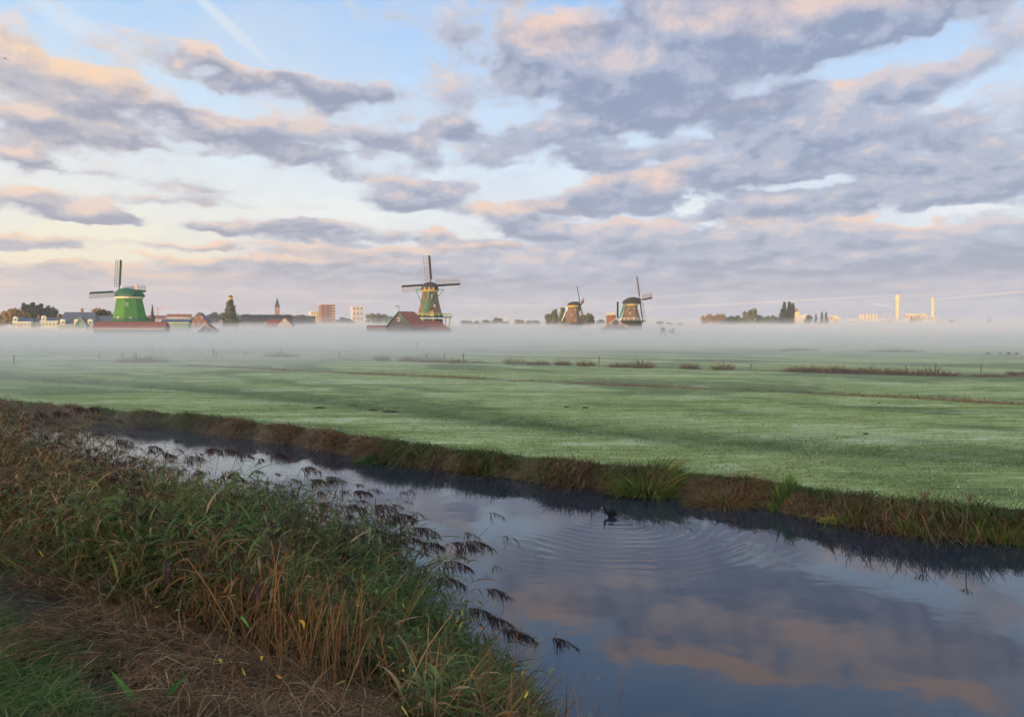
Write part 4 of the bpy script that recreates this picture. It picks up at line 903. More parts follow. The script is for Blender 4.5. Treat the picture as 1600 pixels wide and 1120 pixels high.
def mill_middle():
    Y = 262; X = pxx(672, Y); k = Y/F; z = lambda y_: pxz(y_, Y)
    r = empty('windmill', (X, Y, 0), 'thatched windmill with green tail poles and a cream railed stage, behind the big red roof', 'windmill')
    tower(r, 'base', mat('grey_base_boards', (.07,.075,.07), .85, .2), [(4.9, .2), (4.7, z(497)-.3)], 8)
    # stage
    zs = z(495); q = MB(); q.lathe((0,0,0), [(7.6, zs-.25), (7.6, zs), (4.2, zs+.01), (4.2, zs-.24)], 12); st = q.build('stage', dgreen, r)
    q = MB()
    for j in range(24): a = 2*math.pi*j/24; q.bar((7.4*math.cos(a), 7.4*math.sin(a), zs), (7.4*math.cos(a), 7.4*math.sin(a), zs+1.05), .10)
    for h in (.55, 1.05):
        for j in range(24): a = 2*math.pi*j/24; b = a+2*math.pi/24; q.bar((7.4*math.cos(a), 7.4*math.sin(a), zs+h), (7.4*math.cos(b), 7.4*math.sin(b), zs+h), .16 if h > 1 else .10)
    q.build('railing', mat('yellow_green_paint', (.50,.50,.20), .6, .1), st)
    for j in range(12):
        a = 2*math.pi*(j+.5)/12; q = MB(); q.bar((7.0*math.cos(a), 7.0*math.sin(a), zs-.25), (6.8*math.cos(a), 6.8*math.sin(a), .3), .20); q.build('post', cream, st)
    prof = [(4.75, zs+.0), (4.15, zs+1.6), (3.4, (zs+z(455))/2), (2.75, z(459)), (2.45, z(455))]
    b = tower(r, 'body', thatch, prof, 8); q = MB(); q.lathe((0,0,0), [(4.75, zs+.02), (4.55, zs+1.3)], 8, math.pi/8); q.build('skirt', tar, b)
    q = MB(); q.lathe((0,0,0), [(2.75, z(456.5)), (2.95, z(455.6)), (2.95, z(453.4)), (2.7, z(453))], 16); q.build('cap_ring', ochre, r)
    q = cap_mesh(6.6, 5.9, z(440.5)-z(453)); c = q.build('cap', capth, r, smooth=False); c.location = (0, .3, z(453)); c.rotation_euler.z = R(90)
    q = MB(); q.box((0, -2.98, z(451.6)), (3.6, .18, .95)); q.build('cap_gable', ochre, r)
    for sx in (-.8, .8): window_on(r, (sx, -3.10, z(450.8)), math.pi, 1.0, .95, tar)
    zt = z(453); w0 = (-.9, -6.4, zs+1.6)
    for sx in (-1, 1):
        q = MB(); q.bar((0, -.4, zt), (sx*4.9, -.4, zt+.15), .26); q.build('cross_beam', tgreen, r)
        q = MB(); q.bar((sx*4.8, -.4, zt+.1), w0, .20); q.build('tail_pole', tgreen, r)
        q = MB(); q.bar((sx*2.0, -2.9, z(456)), w0, .17); q.build('tail_pole', tgreen, r)
    q = MB(); q.bar((0, -2.8, z(455)), w0, .42); q.build('tail_beam', tgreen, r)
    q = MB()
    for j in range(16): a = 2*math.pi*j/16; a2 = a+2*math.pi/16; q.bar((w0[0]+1.1*math.cos(a), w0[1]-.1, w0[2]+1.1*math.sin(a)), (w0[0]+1.1*math.cos(a2), w0[1]-.1, w0[2]+1.1*math.sin(a2)), .14)
    for j in range(4): a = math.pi*j/4; q.bar((w0[0]+1.1*math.cos(a), w0[1]-.1, w0[2]+1.1*math.sin(a)), (w0[0]-1.1*math.cos(a), w0[1]-.1, w0[2]-1.1*math.sin(a)), .12)
    q.build('winch_wheel', tgreen, r)
    q = MB(); q.box((1.0, -4.55, zs+1.0), (1.4, .25, 2.0)); q.build('door', ochre, r)
    window_on(r, (1.9, -3.9, z(478)), math.pi, .7, .8); window_on(r, (1.0, -3.1, z(463)), math.pi, .6, .7)
    sails(r, (0, 3.3, z(445)), 0, 6, 10.3, 3.5, tar, canvas, wl=1.9)
    return r
mill_middle()

def mill_green():
    Y = 240; X = pxx(203, Y); k = Y/F; z = lambda y_: pxz(y_, Y); face = math.atan2(-.65,.76)+math.atan2(X,Y)
    r = empty('green_windmill', (X, Y, 0), 'bright green wooden windmill with two dark green sails in view, behind the long red roof', 'windmill')
    q = MB(); q.lathe((0,0,0), [(5.4, z(503)), (4.75, z(490)), (3.9, z(468)), (3.75, z(466))], 8, R(8)); q.build('body', mgreen, r)
    q = MB(); q.lathe((0,0,0), [(7.6, z(506)), (7.2, z(503.4)), (6.0, z(501)), (5.1, z(497)), (4.9, z(497))], 8, R(8)); sk = q.build('skirt_roof', mat('mossy_green_boards', (.05,.11,.045), .85, .2), r)
    q = MB(); q.lathe((0,0,0), [(7.6, .2), (7.6, z(505))], 8, R(8)); q.build('base', dgreen, r)
    q = MB(); q.lathe((0,0,0), [(3.9, z(467)), (4.15, z(466.3)), (4.15, z(464)), (3.9, z(463.6))], 16); q.build('cap_ring', cream, r)
    q = cap_mesh(8.2, 7.4, z(450)-z(464)); c = q.build('cap', dgreen, r); c.location = (0,0,z(464)); c.rotation_euler.z = math.pi/2-face
    back = Vector((-math.sin(face), -math.cos(face), 0))
    q = MB(); p = back*3.2; q.bar((p.x, p.y, z(464)), (p.x, p.y, z(444.5)), .55); q.build('brake_post', mat('pale_pink_wood', (.55,.40,.30), .7, .15), r)
    q = MB(); q.box(back*3.9+Vector((0,0,z(458))), (3.2,.3,2.0), -face); q.build('cap_gable', dgreen, r)
    q = MB(); q.bar(back*3.2+Vector((0,0,z(447.5))), -back*2.6+Vector((0,0,z(450.5))), .09); q.build('brake_lever', tar, r)
    for a_, zz_ in ((math.pi+.25, 497), (math.pi-.5, 497.5), (math.pi-.3, 476)):
        rr_ = 4.95 if zz_ > 490 else 4.2; window_on(r, (math.sin(a_)*rr_, math.cos(a_)*rr_, z(zz_)), a_, .7, .9)
    f = Vector((math.sin(face), math.cos(face), 0)); h = f*4.5
    sails(r, (h.x, h.y, z(456)), face, 12, 10.3, 5, dgreen, canvas, wl=1.5, board=.5)
mill_green()

def thatched(px, Y, tops, hubp, face, L, rot, label, bodyr, capdims, stage=False, poles=True):
    X = pxx(px, Y); z = lambda y_: pxz(y_, Y); yb, yt, yc = tops; face += math.atan2(X, Y)
    r = empty('windmill', (X, Y, 0), label, 'windmill')
    q = MB(); q.lathe((0,0,0), [(bodyr[0]*1.12, .2), (bodyr[0]*1.08, z(yb))], 8, math.pi/8); q.build('base', tar, r)
    b = tower(r, 'body', thatch, [(bodyr[0], z(yb)), (bodyr[0]*.86, (z(yb)*.65+z(yt)*.35)), (bodyr[1]*1.12, (z(yb)*.25+z(yt)*.75)), (bodyr[1], z(yt))], 8)
    q = MB(); q.lathe((0,0,0), [(bodyr[1]*1.05, z(yt)-.1), (bodyr[1]*1.18, z(yt)+.3), (bodyr[1]*1.18, z(yt)+.9), (bodyr[1], z(yt)+1.0)], 14); q.build('cap_ring', ochre, r)
    L_, W_, H_ = capdims; q = cap_mesh(L_, W_, z(yc)-z(yt)-.9); c = q.build('cap', capth, r); c.location = (math.sin(face)*.4, math.cos(face)*.4, z(yt)+.9); c.rotation_euler.z = math.pi/2-face
    f = Vector((math.sin(face), math.cos(face), 0)); sdv = Vector((f.y, -f.x, 0))
    if stage:
        zs = z(yb); q = MB(); q.lathe((0,0,0), [(bodyr[0]*1.5, zs-.2), (bodyr[0]*1.5, zs), (bodyr[0]*.95, zs+.01), (bodyr[0]*.95, zs-.2)], 12); st = q.build('stage', dgreen, r)
        q = MB(); n_ = 20; rr = bodyr[0]*1.46
        for j in range(n_):
            a = 2*math.pi*j/n_; a2 = a+2*math.pi/n_; q.bar((rr*math.cos(a), rr*math.sin(a), zs), (rr*math.cos(a), rr*math.sin(a), zs+1), .1); q.bar((rr*math.cos(a), rr*math.sin(a), zs+1), (rr*math.cos(a2), rr*math.sin(a2), zs+1), .13)
        q.build('railing', white, st)
    w0 = -f*(bodyr[0]*1.35); w0.z = z(yb)+.8
    for sx in ((-1, 1) if poles else ()):
        q = MB(); e = sdv*sx*4.2+Vector((0,0,z(yt)+.9)); q.bar(f*.2+Vector((0,0,z(yt)+.9)), e, .24); q.build('cross_beam', tgreen, r)
        q = MB(); q.bar(e, w0, .22); q.build('tail_pole', tgreen, r)
        q = MB(); q.bar(-f*(L_*.4)+sdv*sx*1.2+Vector((0,0,z(yt)+.9)), w0, .18); q.build('tail_pole', tgreen, r)
    q = MB(); q.bar(-f*(L_*.42)+Vector((0,0,z(yt)+.9)), w0, .40); q.build('tail_beam', tgreen if poles else white, r)
    for k_, (a_, yy) in enumerate(((math.pi-.35, yt+4), (math.pi+.3, (yb+yt)/2), (math.pi-.2, yb-4))):
        t = (yy-yt)/(yb-yt); rr = bodyr[1]+(bodyr[0]-bodyr[1])*t; window_on(r, (math.sin(a_)*rr*.97, math.cos(a_)*rr*.97, z(yy)), a_, .7, .8)
    hub = f*(L_*.5+.6); sails(r, (hub.x, hub.y, z(hubp)), face, 7, L, rot, tar, mat('brown_sail', (.20,.13,.09), .85, .2), wl=1.8)
    return r
thatched(986, 340, (501,478,464), 468, math.atan2(.87,.49), 10.6, 4, 'thatched windmill with green tail poles, behind the small red gabled house', (4.5,2.75), (7.8,5.2,4), stage=True)
thatched(895.5, 400, (504,480,471), 477.5, math.atan2(.98,.19), 10.4, 12, 'smallest thatched windmill, seen almost side on between poplars and a round tree', (4.5,2.8), (6.4,5.0,3.6), poles=False)

def small_mill():
    pale = mat('mist_paled_wood', (.30,.29,.28), .95, .15); g = at_z(1036, 528, FIELD_Z); Y = g.y; k = Y/F  # wood colour lightened to paint in the veil of mist
    r = empty('drainage_mill', g, 'tiny grey drainage mill standing alone in the mist right of the thatched mills', 'small windmill')
    for sx in (-1, 1):
        for sy in (-1, 1): q = MB(); q.bar((sx*.9, sy*.9, -.2), (sx*.22, sy*.22, 1.9), .12); q.build('leg', pale, r)
    q = MB(); q.box((0,0,2.1), (.7,1.0,.7)); q.add([(-.42,-.6,2.45),(.42,-.6,2.45),(.42,.6,2.45),(-.42,.6,2.45),(0,-.6,2.85),(0,.6,2.85)], [(0,1,4),(2,3,5),(1,2,5,4),(3,0,4,5),(3,2,1,0)]); q.build('head', pale, r)
    q = MB(); q.bar((.3,0,2.1),(1.8,0,2.0),.08); q.add([(1.6,-.03,1.3),(3.1,-.03,1.1),(3.1,-.03,2.6),(1.6,-.03,2.1),(1.6,.03,1.3),(3.1,.03,1.1),(3.1,.03,2.6),(1.6,.03,2.1)], [(0,1,2,3),(7,6,5,4),(0,4,5,1),(1,5,6,2),(2,6,7,3),(3,7,4,0)]); q.build('tail_vane', pale, r)
    for a in (75, 165, 255, 345):
        d = Vector((0, math.cos(R(a)), math.sin(R(a)))); d = Vector((math.cos(R(a))*.25, math.cos(R(a))*.95, math.sin(R(a)))); sd_ = Vector((0, -math.sin(R(a)), math.cos(R(a))))
        q = MB(); h = Vector((-.65,0,2.15)); q.bar(h, h+d*1.75, .07)
        for j in range(6): q.bar(h+d*(.4+.26*j), h+d*(.4+.26*j)+sd_*.3, .035)
        q.bar(h+d*.4+sd_*.3, h+d*1.7+sd_*.3, .04); q.build('sail', pale, r)
small_mill()

# ------------------------------------------------------------------ houses, sheds, towers
PNK = mat('pale_render', (.50,.42,.34), .85, .1); LGR = mat('light_green_boards', (.14,.26,.19), .75, .12); BLU = mat('blue_slate', (.06,.08,.13), .8, .2); GRY = mat('grey_boards', (.10,.10,.11), .85, .2); TANF = mat('tan_concrete', (.58,.44,.22), .85, .12)
def house(px0, px1, yridge, yeave, Y, gable, label, wall_m, roof_m, name='house', cat='house', depth=9, chimneys=(), wins=4, trim=None, dormers=0, hip=0.0, win_y=None, flag=False):
    """px0, px1: left and right wall in the photograph. gable True: the gable end faces the viewer."""
    xa, xb = pxx(px0, Y), pxx(px1, Y); W = xb-xa; X = (xa+xb)/2; az_ = math.atan2(X, Y); zr, ze = pxz(yridge, Y), pxz(yeave, Y)
    r = empty(name, (X, Y, 0), label, cat, None, -az_*.6); D_ = depth; q = MB(); e = .35; t = .18
    if gable:
        q.add([(-W/2,0,.1),(W/2,0,.1),(W/2,D_,.1),(-W/2,D_,.1),(-W/2,0,ze),(W/2,0,ze),(W/2,D_,ze),(-W/2,D_,ze),(0,0,zr),(0,D_,zr)], [(0,1,5,8,4),(2,3,7,9,6),(1,2,6,5),(3,0,4,7),(3,2,1,0),(5,6,9,8),(8,9,7,4)])
        w_ = q.build('wall', wall_m, r); q = MB(); sl = (zr-ze)/(W/2)
        for sx in (-1, 1):
            a = [(0,-e,zr+.06),(sx*(W/2+e),-e,ze-e*sl+.06),(sx*(W/2+e),D_+e,ze-e*sl+.06),(0,D_+e,zr+.06)]; b = [(p[0],p[1],p[2]+t) for p in a]
            q.add(a+b, [(0,1,2,3),(7,6,5,4),(0,4,5,1),(1,5,6,2),(2,6,7,3),(3,7,4,0)])
        rf = q.build('roof', roof_m, r)
        if trim:
            q = MB()
            for sx in (-1, 1): q.bar((0,-e-.06,zr+.12),(sx*(W/2+e),-e-.06,ze-e*sl+.12),.28,.12)
            q.build('gable_trim', trim, r)
        pos = [(-W*.16, (ze*.55+zr*.45)), (W*.16, (ze*.55+zr*.45))] if wins >= 2 else [(0, ze*.5+zr*.5)] if wins else []
        for wx, wz in pos + [(W*u, ze-.9) for u in ((-.3, 0, .3) if wins > 2 else ())]:
            fr = window_on(r, (wx, -.05, wz), math.pi, .8, 1.1)
    else:
        h = hip*W
        q.add([(-W/2,0,.1),(W/2,0,.1),(W/2,D_,.1),(-W/2,D_,.1),(-W/2,0,ze),(W/2,0,ze),(W/2,D_,ze),(-W/2,D_,ze)], [(0,1,5,4),(1,2,6,5),(2,3,7,6),(3,0,4,7),(3,2,1,0),(4,5,6,7)])
        if not h: q.add([(-W/2,0,ze),(-W/2,D_,ze),(-W/2,D_/2,zr-.05),(W/2,0,ze),(W/2,D_,ze),(W/2,D_/2,zr-.05)], [(0,2,1),(3,4,5)])
        q.build('wall', wall_m, r); q = MB()
        A = [(-W/2-e,-e,ze-.05),(W/2+e,-e,ze-.05),(W/2+e-h,D_/2,zr),(-W/2-e+h,D_/2,zr),(-W/2-e,D_+e,ze-.05),(W/2+e,D_+e,ze-.05)]
        q.add(A+[(p[0],p[1],p[2]+t) for p in A], [(0,1,7,6),(6,7,8,9),(9,8,11,10),(1,2,8,7),(0,6,9,3),(3,9,10,4),(2,5,11,8),(3,2,1,0),(2,3,4,5),(7,11,8),(6,9,10)] if False else [(6,7,8,9),(9,8,11,10),(0,1,7,6),(5,4,10,11),(0,3,2,1),(3,4,5,2),(1,2,8,7),(2,5,11,8),(0,6,9,3),(3,9,10,4)] + ([(6,9,10),(7,11,8)] if h else []))
        rf = q.build('roof', roof_m, r)
        if trim: q = MB(); q.box((0,-e-.08,ze-.02), (W+2*e,.14,.32)); q.build('gutter', trim, r)
        for k in range(wins): window_on(r, (-W/2+W*(k+.5)/wins, -.05, ze-1.3), math.pi, min(1.0, W/wins*.5), 1.3)
    for cxp in chimneys:
        q = MB(); zc = zr-.6; q.box((cxp*W, D_/2 if not gable else D_*.4, zc+.9), (.8,.8,2.4)); q.box((cxp*W, D_/2 if not gable else D_*.4, zc+2.15), (.95,.95,.15)); q.build('chimney', brick, rf)
    for k in range(dormers):
        dx = -W*.36+W*.72*k/max(1, dormers-1); zd = ze+.25; q = MB(); q.box((dx, .9, zd+.75), (1.7,2.0,1.5)); dm = q.build('dormer', cream, r)
        q = MB(); q.lathe((0,0,0), [(1.05,0),(.9,.35),(.5,.6),(.02,.68)], 10); o = q.build('dormer_roof', cream, dm); o.location = (dx,.75,zd+1.5)
        window_on(r, (dx, -.15, zd+.75), math.pi, .9, 1.0)
    if flag:
        q = MB(); q.bar((0,0,zr),(0,0,zr+2.2),.12); q.add([(0,.0,zr+1.9),(-1.2,.0,zr+1.95),(-1.2,0,zr+1.55),(0,0,zr+1.6),(0,.04,zr+1.9),(-1.2,.04,zr+1.95),(-1.2,.04,zr+1.55),(0,.04,zr+1.6)],[(0,1,2,3),(7,6,5,4)]); q.build('weather_vane', GRY, r)
    return r
house(22,46,497,503,330,False,'pale house with blue grey roof and one dormer at the far left of the village',cream,BLU,depth=8,wins=5,trim=white,dormers=1)
house(48,66,498,504,335,False,'small house with grey roof between the blue roofed house and the cream gabled one',PNK,greyroof,depth=8,wins=2,trim=white,chimneys=(0,))
house(66,91,497,502,320,False,'cream timber house with a small bell gable left of the manor',cream,greyroof,depth=9,wins=5,trim=white,dormers=1,chimneys=(.3,))
house(93,146,488,508,300,False,'large manor with hipped slate roof, rounded cream dormers and one brick chimney',LGR,greyroof,'manor_house','house',depth=13,wins=8,trim=cream,dormers=3,hip=.12,chimneys=(.06,))
house(119,133,496,508,292,True,'narrow green gabled front with pale trim set before the manor',LGR,greyroof,'gabled_house','house',depth=5,wins=1,trim=cream)
house(151,251,503.5,514,228,False,'long low shed with dull red roof in front of the green windmill',GRY,redroof,'long_shed','shed',depth=11,wins=0,trim=PNK)
house(146,182,494,503,330,False,'grey roofed house just left of the green windmill',GRY,greyroof,depth=9,wins=0)
house(232,256,493,498,520,False,'far pinkish red house row right of the green windmill',PNK,redroof,depth=9,wins=4)
house(254,293,499.5,504,300,False,'green boarded cottage with dark blue roof and cream eaves',LGR,BLU,'cottage','house',depth=7,wins=4,trim=cream)
house(262,296,491,495,540,False,'far row of red roofed houses behind the green cottage',PNK,redroof,depth=9,wins=5)
house(297,324,489,502,380,True,'brick house with a sunlit gable end right of the green cottage',brick,BLU,depth=12,wins=5)
house(309,334,507,518,240,True,'small dark gabled barn with white edged roof in the mist',GRY,redroof,'barn','barn',depth=9,wins=1,trim=white)
house(326,366,495,500,560,False,'far low red house row left of the tall cypress',PNK,redroof,depth=9,wins=6)
house(378,452,492,502,480,False,'long dark roofed building left of the church spire',GRY,tar,'long_building','building',depth=14,wins=3)
house(418,434,499,512,400,False,'red roofed wing reaching left from the white gable',PNK,redroof,depth=8,wins=1)
house(434,455,497,507,398,True,'white gable ended house with red roof below the church',PNK,redroof,depth=14,wins=5)
house(574,606,509,514,262,False,'low red roofed shed nearly lost in mist left of the big shed',GRY,redroof,'low_shed','shed',depth=8,wins=0)
def big_shed():
    Y = 236; r = house(601,646,487.5,511,Y,True,'big dark gabled shed with red roof and green edged gable before the middle windmill',GRY,redroof,'gabled_shed','shed',depth=9.5,wins=1,trim=tgreen,flag=True)
    r.rotation_euler.z = R(-22)
    return r
big_shed()
house(634,704,502,517,246,False,'low red roof spreading right under the stage of the middle windmill',GRY,redroof,'mill_barn','barn',depth=11,wins=0,hip=.3)
house(942,982,498.5,513,300,True,'small red roofed gabled house with white trim in front of the right thatched windmill',GRY,redroof,depth=14,wins=2,trim=white)
house(948,962,489,492,350,False,'small brick block with a pale flat top beside the right thatched windmill',brick,cream,'brick_block','building',depth=5,wins=0)
house(873,900,505,512,390,True,'faint gabled shed in mist below the smallest thatched windmill',GRY,greyroof,'faint_shed','shed',depth=9,wins=0,trim=white)
def stack(px, ytop, Y, wpx, m_, label, name='chimney_stack', cat='chimney', cap_m=None):
    X = pxx(px, Y); zt = pxz(ytop, Y); w_ = wpx*Y/F/2; r = empty(name, (X, Y, 0), label, cat); q = MB(); q.lathe((0,0,0), [(w_*1.25,0),(w_,zt*.5),(w_*.92,zt)], 12); q.build('shaft', m_, r)
    q = MB(); q.lathe((0,0,0), [(w_*.93,zt),(w_*1.12,zt+.02*zt),(w_*1.12,zt*1.03),(w_*.8,zt*1.032)], 12); q.build('rim', cap_m or m_, r); return r
stack(965,473,345,3.0,tar,'dark round chimney between the brick block and the right thatched windmill')
stack(791,491,900,2.2,PNK,'faint thin tower alone on the misty horizon left of the smallest windmill','thin_tower','tower')
def block(px0, px1, ytop, Y, m_, label, rows=8, cols=3, depth=14, top=None, name='apartment_block', balc=False):
    xa, xb = pxx(px0, Y), pxx(px1, Y); W = xb-xa; X = (xa+xb)/2; zt = pxz(ytop, Y); r = empty(name, (X, Y, 0), label, 'building', None, -math.atan2(X, Y)+R(10))
    q = MB(); q.box((0, depth/2, zt/2), (W, depth, zt)); q.build('wall', m_, r); q = MB(); q.box((0, depth/2, zt+.3), (W+.4, depth+.4, .6)); q.build('parapet', top or m_, r)
    for i in range(rows):
        z_ = zt*(i+.6)/rows
        if z_ < 7: continue
        for j in range(cols):
            q = MB(); q.box((0,0,0), (W/cols*.45, .16, zt/rows*.42)); o = q.build('window', glass, r); o.location = (-W/2+W*(j+.5)/cols, -.04, z_)
            if balc and j == cols-1: q = MB(); q.box((0,0,0), (W/cols*.7, 1.2, .9)); o = q.build('balcony', cream, r); o.location = (-W/2+W*(j+.6)/cols, -.6, z_-zt/rows*.35)
    return r
block(502,524,476,860,brick,'red brown brick tower block with yellow top floor, right of the church',8,3,16,cream,balc=True)
block(486,503,488,870,cream,'lower pale wing left of the brick tower block',5,4,14,name='flat_building')
block(551,568,479,1050,PNK,'pale twin slab tower block standing alone right of the brick one',4,3,14)
block(586,612,496,800,PNK,'low white flat building behind the ridge of the big red shed',3,6,14,name='flat_building')
# church spire, cypress tower, lit church
def church():
    Y = 880; X = pxx(433.5, Y); z = lambda y_: pxz(y_, Y); r = empty('church', (X, Y, 0), 'church tower of pale brick with a dark pointed spire', 'church')
    q = MB(); q.box((0,0,z(479)/2), (5.2,5.2,z(479)), .3); q.build('tower', brick, r)
    q = MB(); q.lathe((0,0,0), [(3.4,z(479.5)),(2.3,z(476)),(1.3,z(471)),(.05,z(464.5))], 8); q.build('spire', tar, r)
    q = MB(); q.box((0,9,z(494)/2), (9,18,z(494))); q.build('nave', brick, r)
    for sx in (-1.2,1.2): window_on(r, (sx,-2.9,z(483)), math.pi, 1.1, 2.6)
church()
def top_tower():
    Y = 520; X = pxx(361, Y); z = lambda y_: pxz(y_, Y); r = empty('lantern_tower', (X, Y, 0), 'sunlit lantern top of a tower showing above the tall cypress', 'tower')
    q = MB(); q.box((0,0,z(469)/2), (3,3,z(469))); q.build('shaft', brick, r); q = MB(); q.lathe((0,0,0), [(1.5,z(470)),(1.5,z(464))], 8); q.build('lantern', ochre, r)
    q = MB(); q.lathe((0,0,0), [(1.9,z(464.1)),(1.2,z(462.6)),(.1,z(461))], 8); q.build('dome', tar, r)
top_tower()
def lit_church():
    Y = 1000; X = pxx(1245, Y); z = lambda y_: pxz(y_, Y); r = empty('church', (X, Y, 0), 'small sunlit pale church with slim tower right of the three poplars', 'church')
    q = MB(); q.box((0,0,z(487)/2), (4.5,4.5,z(487))); q.build('tower', TANF, r); q = MB(); q.lathe((0,0,0), [(2.2,z(487)),(1.8,z(484)),(.1,z(480.5))], 8); q.build('spire', brick, r)
    q = MB(); wd = 16; q.add([(-1,-3,0),(wd-1,-3,0),(wd-1,6,0),(-1,6,0),(-1,-3,z(496)),(wd-1,-3,z(496)),(wd-1,6,z(496)),(-1,6,z(496)),(-1,1.5,z(490.5)),(wd-1,1.5,z(490.5))],[(0,1,5,4),(1,2,6,9,5),(2,3,7,6),(3,0,4,8,7),(4,5,9,8),(6,7,8,9)]); q.build('nave', PNK, r)
lit_church()
def crane():
    Y = 700; X = pxx(247, Y); z = lambda y_: pxz(y_, Y); r = empty('construction_crane', (X, Y, 0), 'thin pinkish tower crane behind the houses right of the green windmill', 'crane')
    m_ = mat('crane_paint', (.50,.25,.18), .7); q = MB(); q.bar((0,0,0),(0,0,z(480.5)),.7); q.build('mast', m_, r); q = MB(); q.bar((-3,0,z(482)),(9,0,z(482.6)),.5); q.bar((0,0,z(480)),(8,0,z(482.4)),.15); q.build('jib', m_, r)
crane()
# factory
def factory_tower():
    Y = 1500; X = pxx(1402, Y); z = lambda y_: pxz(y_, Y); r = empty('factory_tower', (X, Y, 0), 'tallest sunlit factory tower with a ringed head and antenna on the right horizon', 'tower')
    q = MB(); q.lathe((0,0,0), [(3.9,0),(3.6,z(470))], 12); q.build('shaft', TANF, r)
    q = MB(); q.lathe((0,0,0), [(3.6,z(470)),(4.6,z(469)),(4.6,z(466)),(3.9,z(465.5)),(3.9,z(462.5)),(4.3,z(462)),(4.0,z(461)),(.5,z(460.5))], 12); q.build('head', TANF, r)
    q = MB(); q.bar((0,0,z(461)),(0,0,z(455.5)),.35); q.build('antenna', GRY, r)
factory_tower(); stack(1457,466.5,1480,4.2,TANF,'slim sunlit factory chimney at the right end of the factory'); stack(1391,489,1500,1.4,PNK,'short thin vent pipe left of the factory tower','vent_pipe','pipe')
for k in range(6):
    Y = 1450; X = pxx(1344+5.1*k, Y); zt = pxz(490.5, Y); r = empty('silo', (X, Y, 0), ['first pale silo from the left in the factory row','second silo from the left in the factory row','third silo from the left in the factory row','fourth silo from the left in the factory row','fifth silo from the left in the factory row','last silo on the right of the factory row'][k], 'silo', 'row of sunlit factory silos')
    q = MB(); q.lathe((0,0,0), [(2.3,0),(2.3,zt-1)], 12); q.build('body', TANF, r); q = MB(); q.lathe((0,0,0), [(2.35,zt-1),(1.4,zt-.3),(.1,zt)], 12); q.build('cone_roof', PNK, r)
for a in ((1416,1432,491,1470,TANF,'tall pale factory hall right of the factory tower',2,3),(1434,1447,491,1475,TANF,'second factory hall, right of the tall pale one',2,3),(1443,1464,495,1440,PNK,'long low factory hall at the foot of the chimney',2,4),(1424,1432,496,1430,brick,'small dark factory shed before the tall pale hall',1,2),(1374,1384,499,1440,PNK,'low hall between the silos and the factory tower',1,2),
          (1322,1338,499,1440,PNK,'low pale hall left of the silo row',1,3),(1388,1400,499,1430,PNK,'low hall just left of the factory tower foot',1,2),(1297,1309,494,1000,PNK,'pale flat roofed building left of the silos',2,3),(1303,1311,495,990,TANF,'sunlit pale box beside the flat roofed building',1,2),(1345,1372,500,1400,PNK,'very low hall in front of the silo row',1,5),(1400,1420,500,1400,PNK,'very low hall in front of the factory tower',1,4)):
    block(*a, name='factory_hall')
def smoke():
    Y = 1520; a = at_depth(1397, 484, Y); b = at_depth(1362, 472, Y); n = 12; m = MB(); secs = 9
    for i in range(secs+1):
        u = i/secs; c = a.lerp(b, u); rr = 1.2+4.0*u**.8*(1-.55*u)+.7*math.sin(i*2.1); c.z += 1.6*math.sin(u*5)
        for k in range(n): q = 2*math.pi*k/n; m.v.append((c.x+rr*.5*math.cos(q)*.4, c.y+rr*math.sin(q), c.z+rr*math.cos(q)*.8))
    m.f = [(i*n+k, i*n+(k+1)%n, (i+1)*n+(k+1)%n, (i+1)*n+k) for i in range(secs) for k in range(n)]+[tuple(range(n))[::-1], tuple(range(secs*n, (secs+1)*n))]
    o = m.build('smoke', volume('smoke', .05, (.95,.9,.88), 0)); tag(o, 'wisp of pinkish smoke drifting left beside the factory tower', 'smoke', kind='stuff')
smoke()

# ------------------------------------------------------------------ small things in the near bank
def yellow_leaves():
    b = near_points(260, .3, 4.6, power=1.3); n = len(b); r = Ribbons(); p = b[:, :3].copy(); H = np.interp(b[:, 3], [0, 2, 4.5], [1.9, 1.2, .35]); p[:, 2] += H*rng.uniform(.5, 1.05, n)
    r.add(p, unit(rng.normal(0, 1, (n, 3))), rng.uniform(.025, .06, n), rng.uniform(.014, .028, n), rng.normal(0, .5, (n, 3)), pick([(.45,.27,.03),(.38,.16,.03),(.30,.30,.05),(.14,.24,.04)], n), segs=3, wmid=.45)
    tag(r.build('turning_leaves', leafm), 'scattered yellow and orange turning leaves caught among the reeds', 'leaves', kind='stuff')
yellow_leaves()
def shoot(px, z, leaves, label, name='iris_shoot', cat='iris shoot'):
    c = at_z(px[0], px[1], z); root = empty(name, c, label, cat)
    for (dx, dz, L_, w_, col, bend) in leaves:
        r = Ribbons(); d = unit(np.array([[dx, -.15*abs(dx), dz]])); r.add(np.zeros((1, 3)), d, np.array([L_]), w_, np.array([[dx*bend, 0, -bend]]), np.array([col]), segs=8, side=unit(np.array([[dz, .4, -dx]])), wmid=.5)
        o = r.build('leaf', leafm); o.parent = root
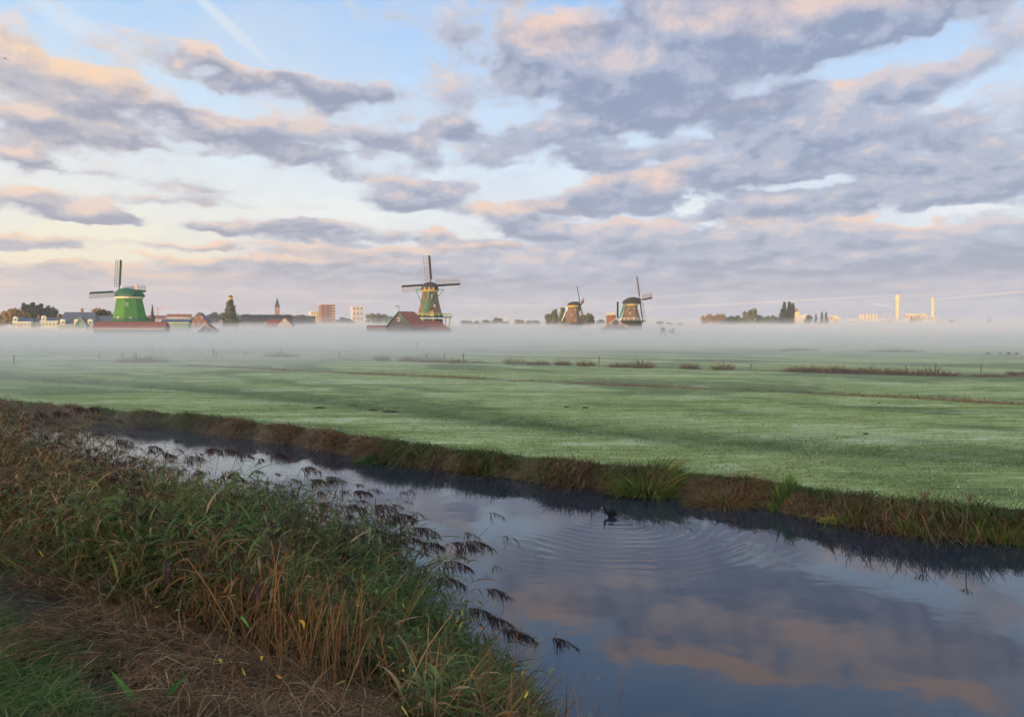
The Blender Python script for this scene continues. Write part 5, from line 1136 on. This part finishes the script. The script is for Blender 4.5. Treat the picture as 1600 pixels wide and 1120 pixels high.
shoot((232,1124), 2.32, [(-.55,.95,.36,.040,(.07,.16,.035),.05),(.65,.95,.38,.042,(.06,.15,.035),.10),(-.15,.5,.12,.03,(.10,.2,.05),.1),(.9,.35,.22,.045,(.50,.38,.18),.25),(-.9,.3,.2,.02,(.3,.2,.1),.3)], 'green iris shoot with two spread leaves and a pale withered one at the bottom left')
shoot((480,1120), 1.75, [(-.25,1,.30,.05,(.38,.19,.07),.1),(.1,1,.2,.045,(.06,.14,.04),.3),(.5,.8,.34,.03,(.09,.2,.08),.5),(-.8,.6,.24,.05,(.42,.24,.10),.3)], 'shoot with a broad orange withered leaf at the bottom edge below the reeds', 'withered_shoot', 'shoot')
for px, h_, lb in (((1506,846), .88, 'tall dry umbel stalk at right whose mirrored head hangs deep in the ditch'), ((1437,834), .8, 'shorter dry umbel stalk on the far bank left of the tall one')):
    c = at_z(px[0], px[1], .02); root = empty('umbel_stalk', c, lb, 'umbel plant'); q = MB(); q.bar((0,0,-.1), (.02,-.1,h_), .016, n=5); q.build('stem', mat('dry_stalk', (.10,.07,.045), .9), root)
    q = MB()
    for k in range(11):
        a = k*2.4; e = Vector((.13*math.cos(a)*(k+3)/13+.02, -.1+.13*math.sin(a)*(k+3)/13, h_+.10)); q.bar((.02,-.1,h_), e, .008, n=4)
        for j in range(4): b_ = j*1.57; q.bar(e, e+Vector((.02*math.cos(b_), .02*math.sin(b_), .02)), .007, n=4)
    q.build('umbel', mat('dry_stalk', (.10,.07,.045)), root)

def floating_bits():
    n = 60; r = Ribbons(); px = rng.uniform(700, 1600, n); py = rng.uniform(880, 1115, n); P_ = np.array([list(at_z(a, b, .004)) for a, b in zip(px, py)])
    k = 70; q = np.array([list(at_z(a, b, .004)) for a, b in zip(rng.uniform(500, 1600, k), np.zeros(k))]) if False else None
    a = rng.uniform(0, 6.28, n); r.add(P_, np.stack([np.cos(a), np.sin(a), a*0], 1), rng.uniform(.008, .03, n), rng.uniform(.006, .014, n), np.zeros((n, 3)), pick([(.12,.10,.06),(.10,.07,.03),(.06,.05,.03)], n), segs=2, side=np.stack([-np.sin(a), np.cos(a), a*0], 1))
    tag(r.build('floating_bits', grassm), 'tiny bits of leaf and seed floating on the near water', 'floating leaves', kind='stuff')
floating_bits()
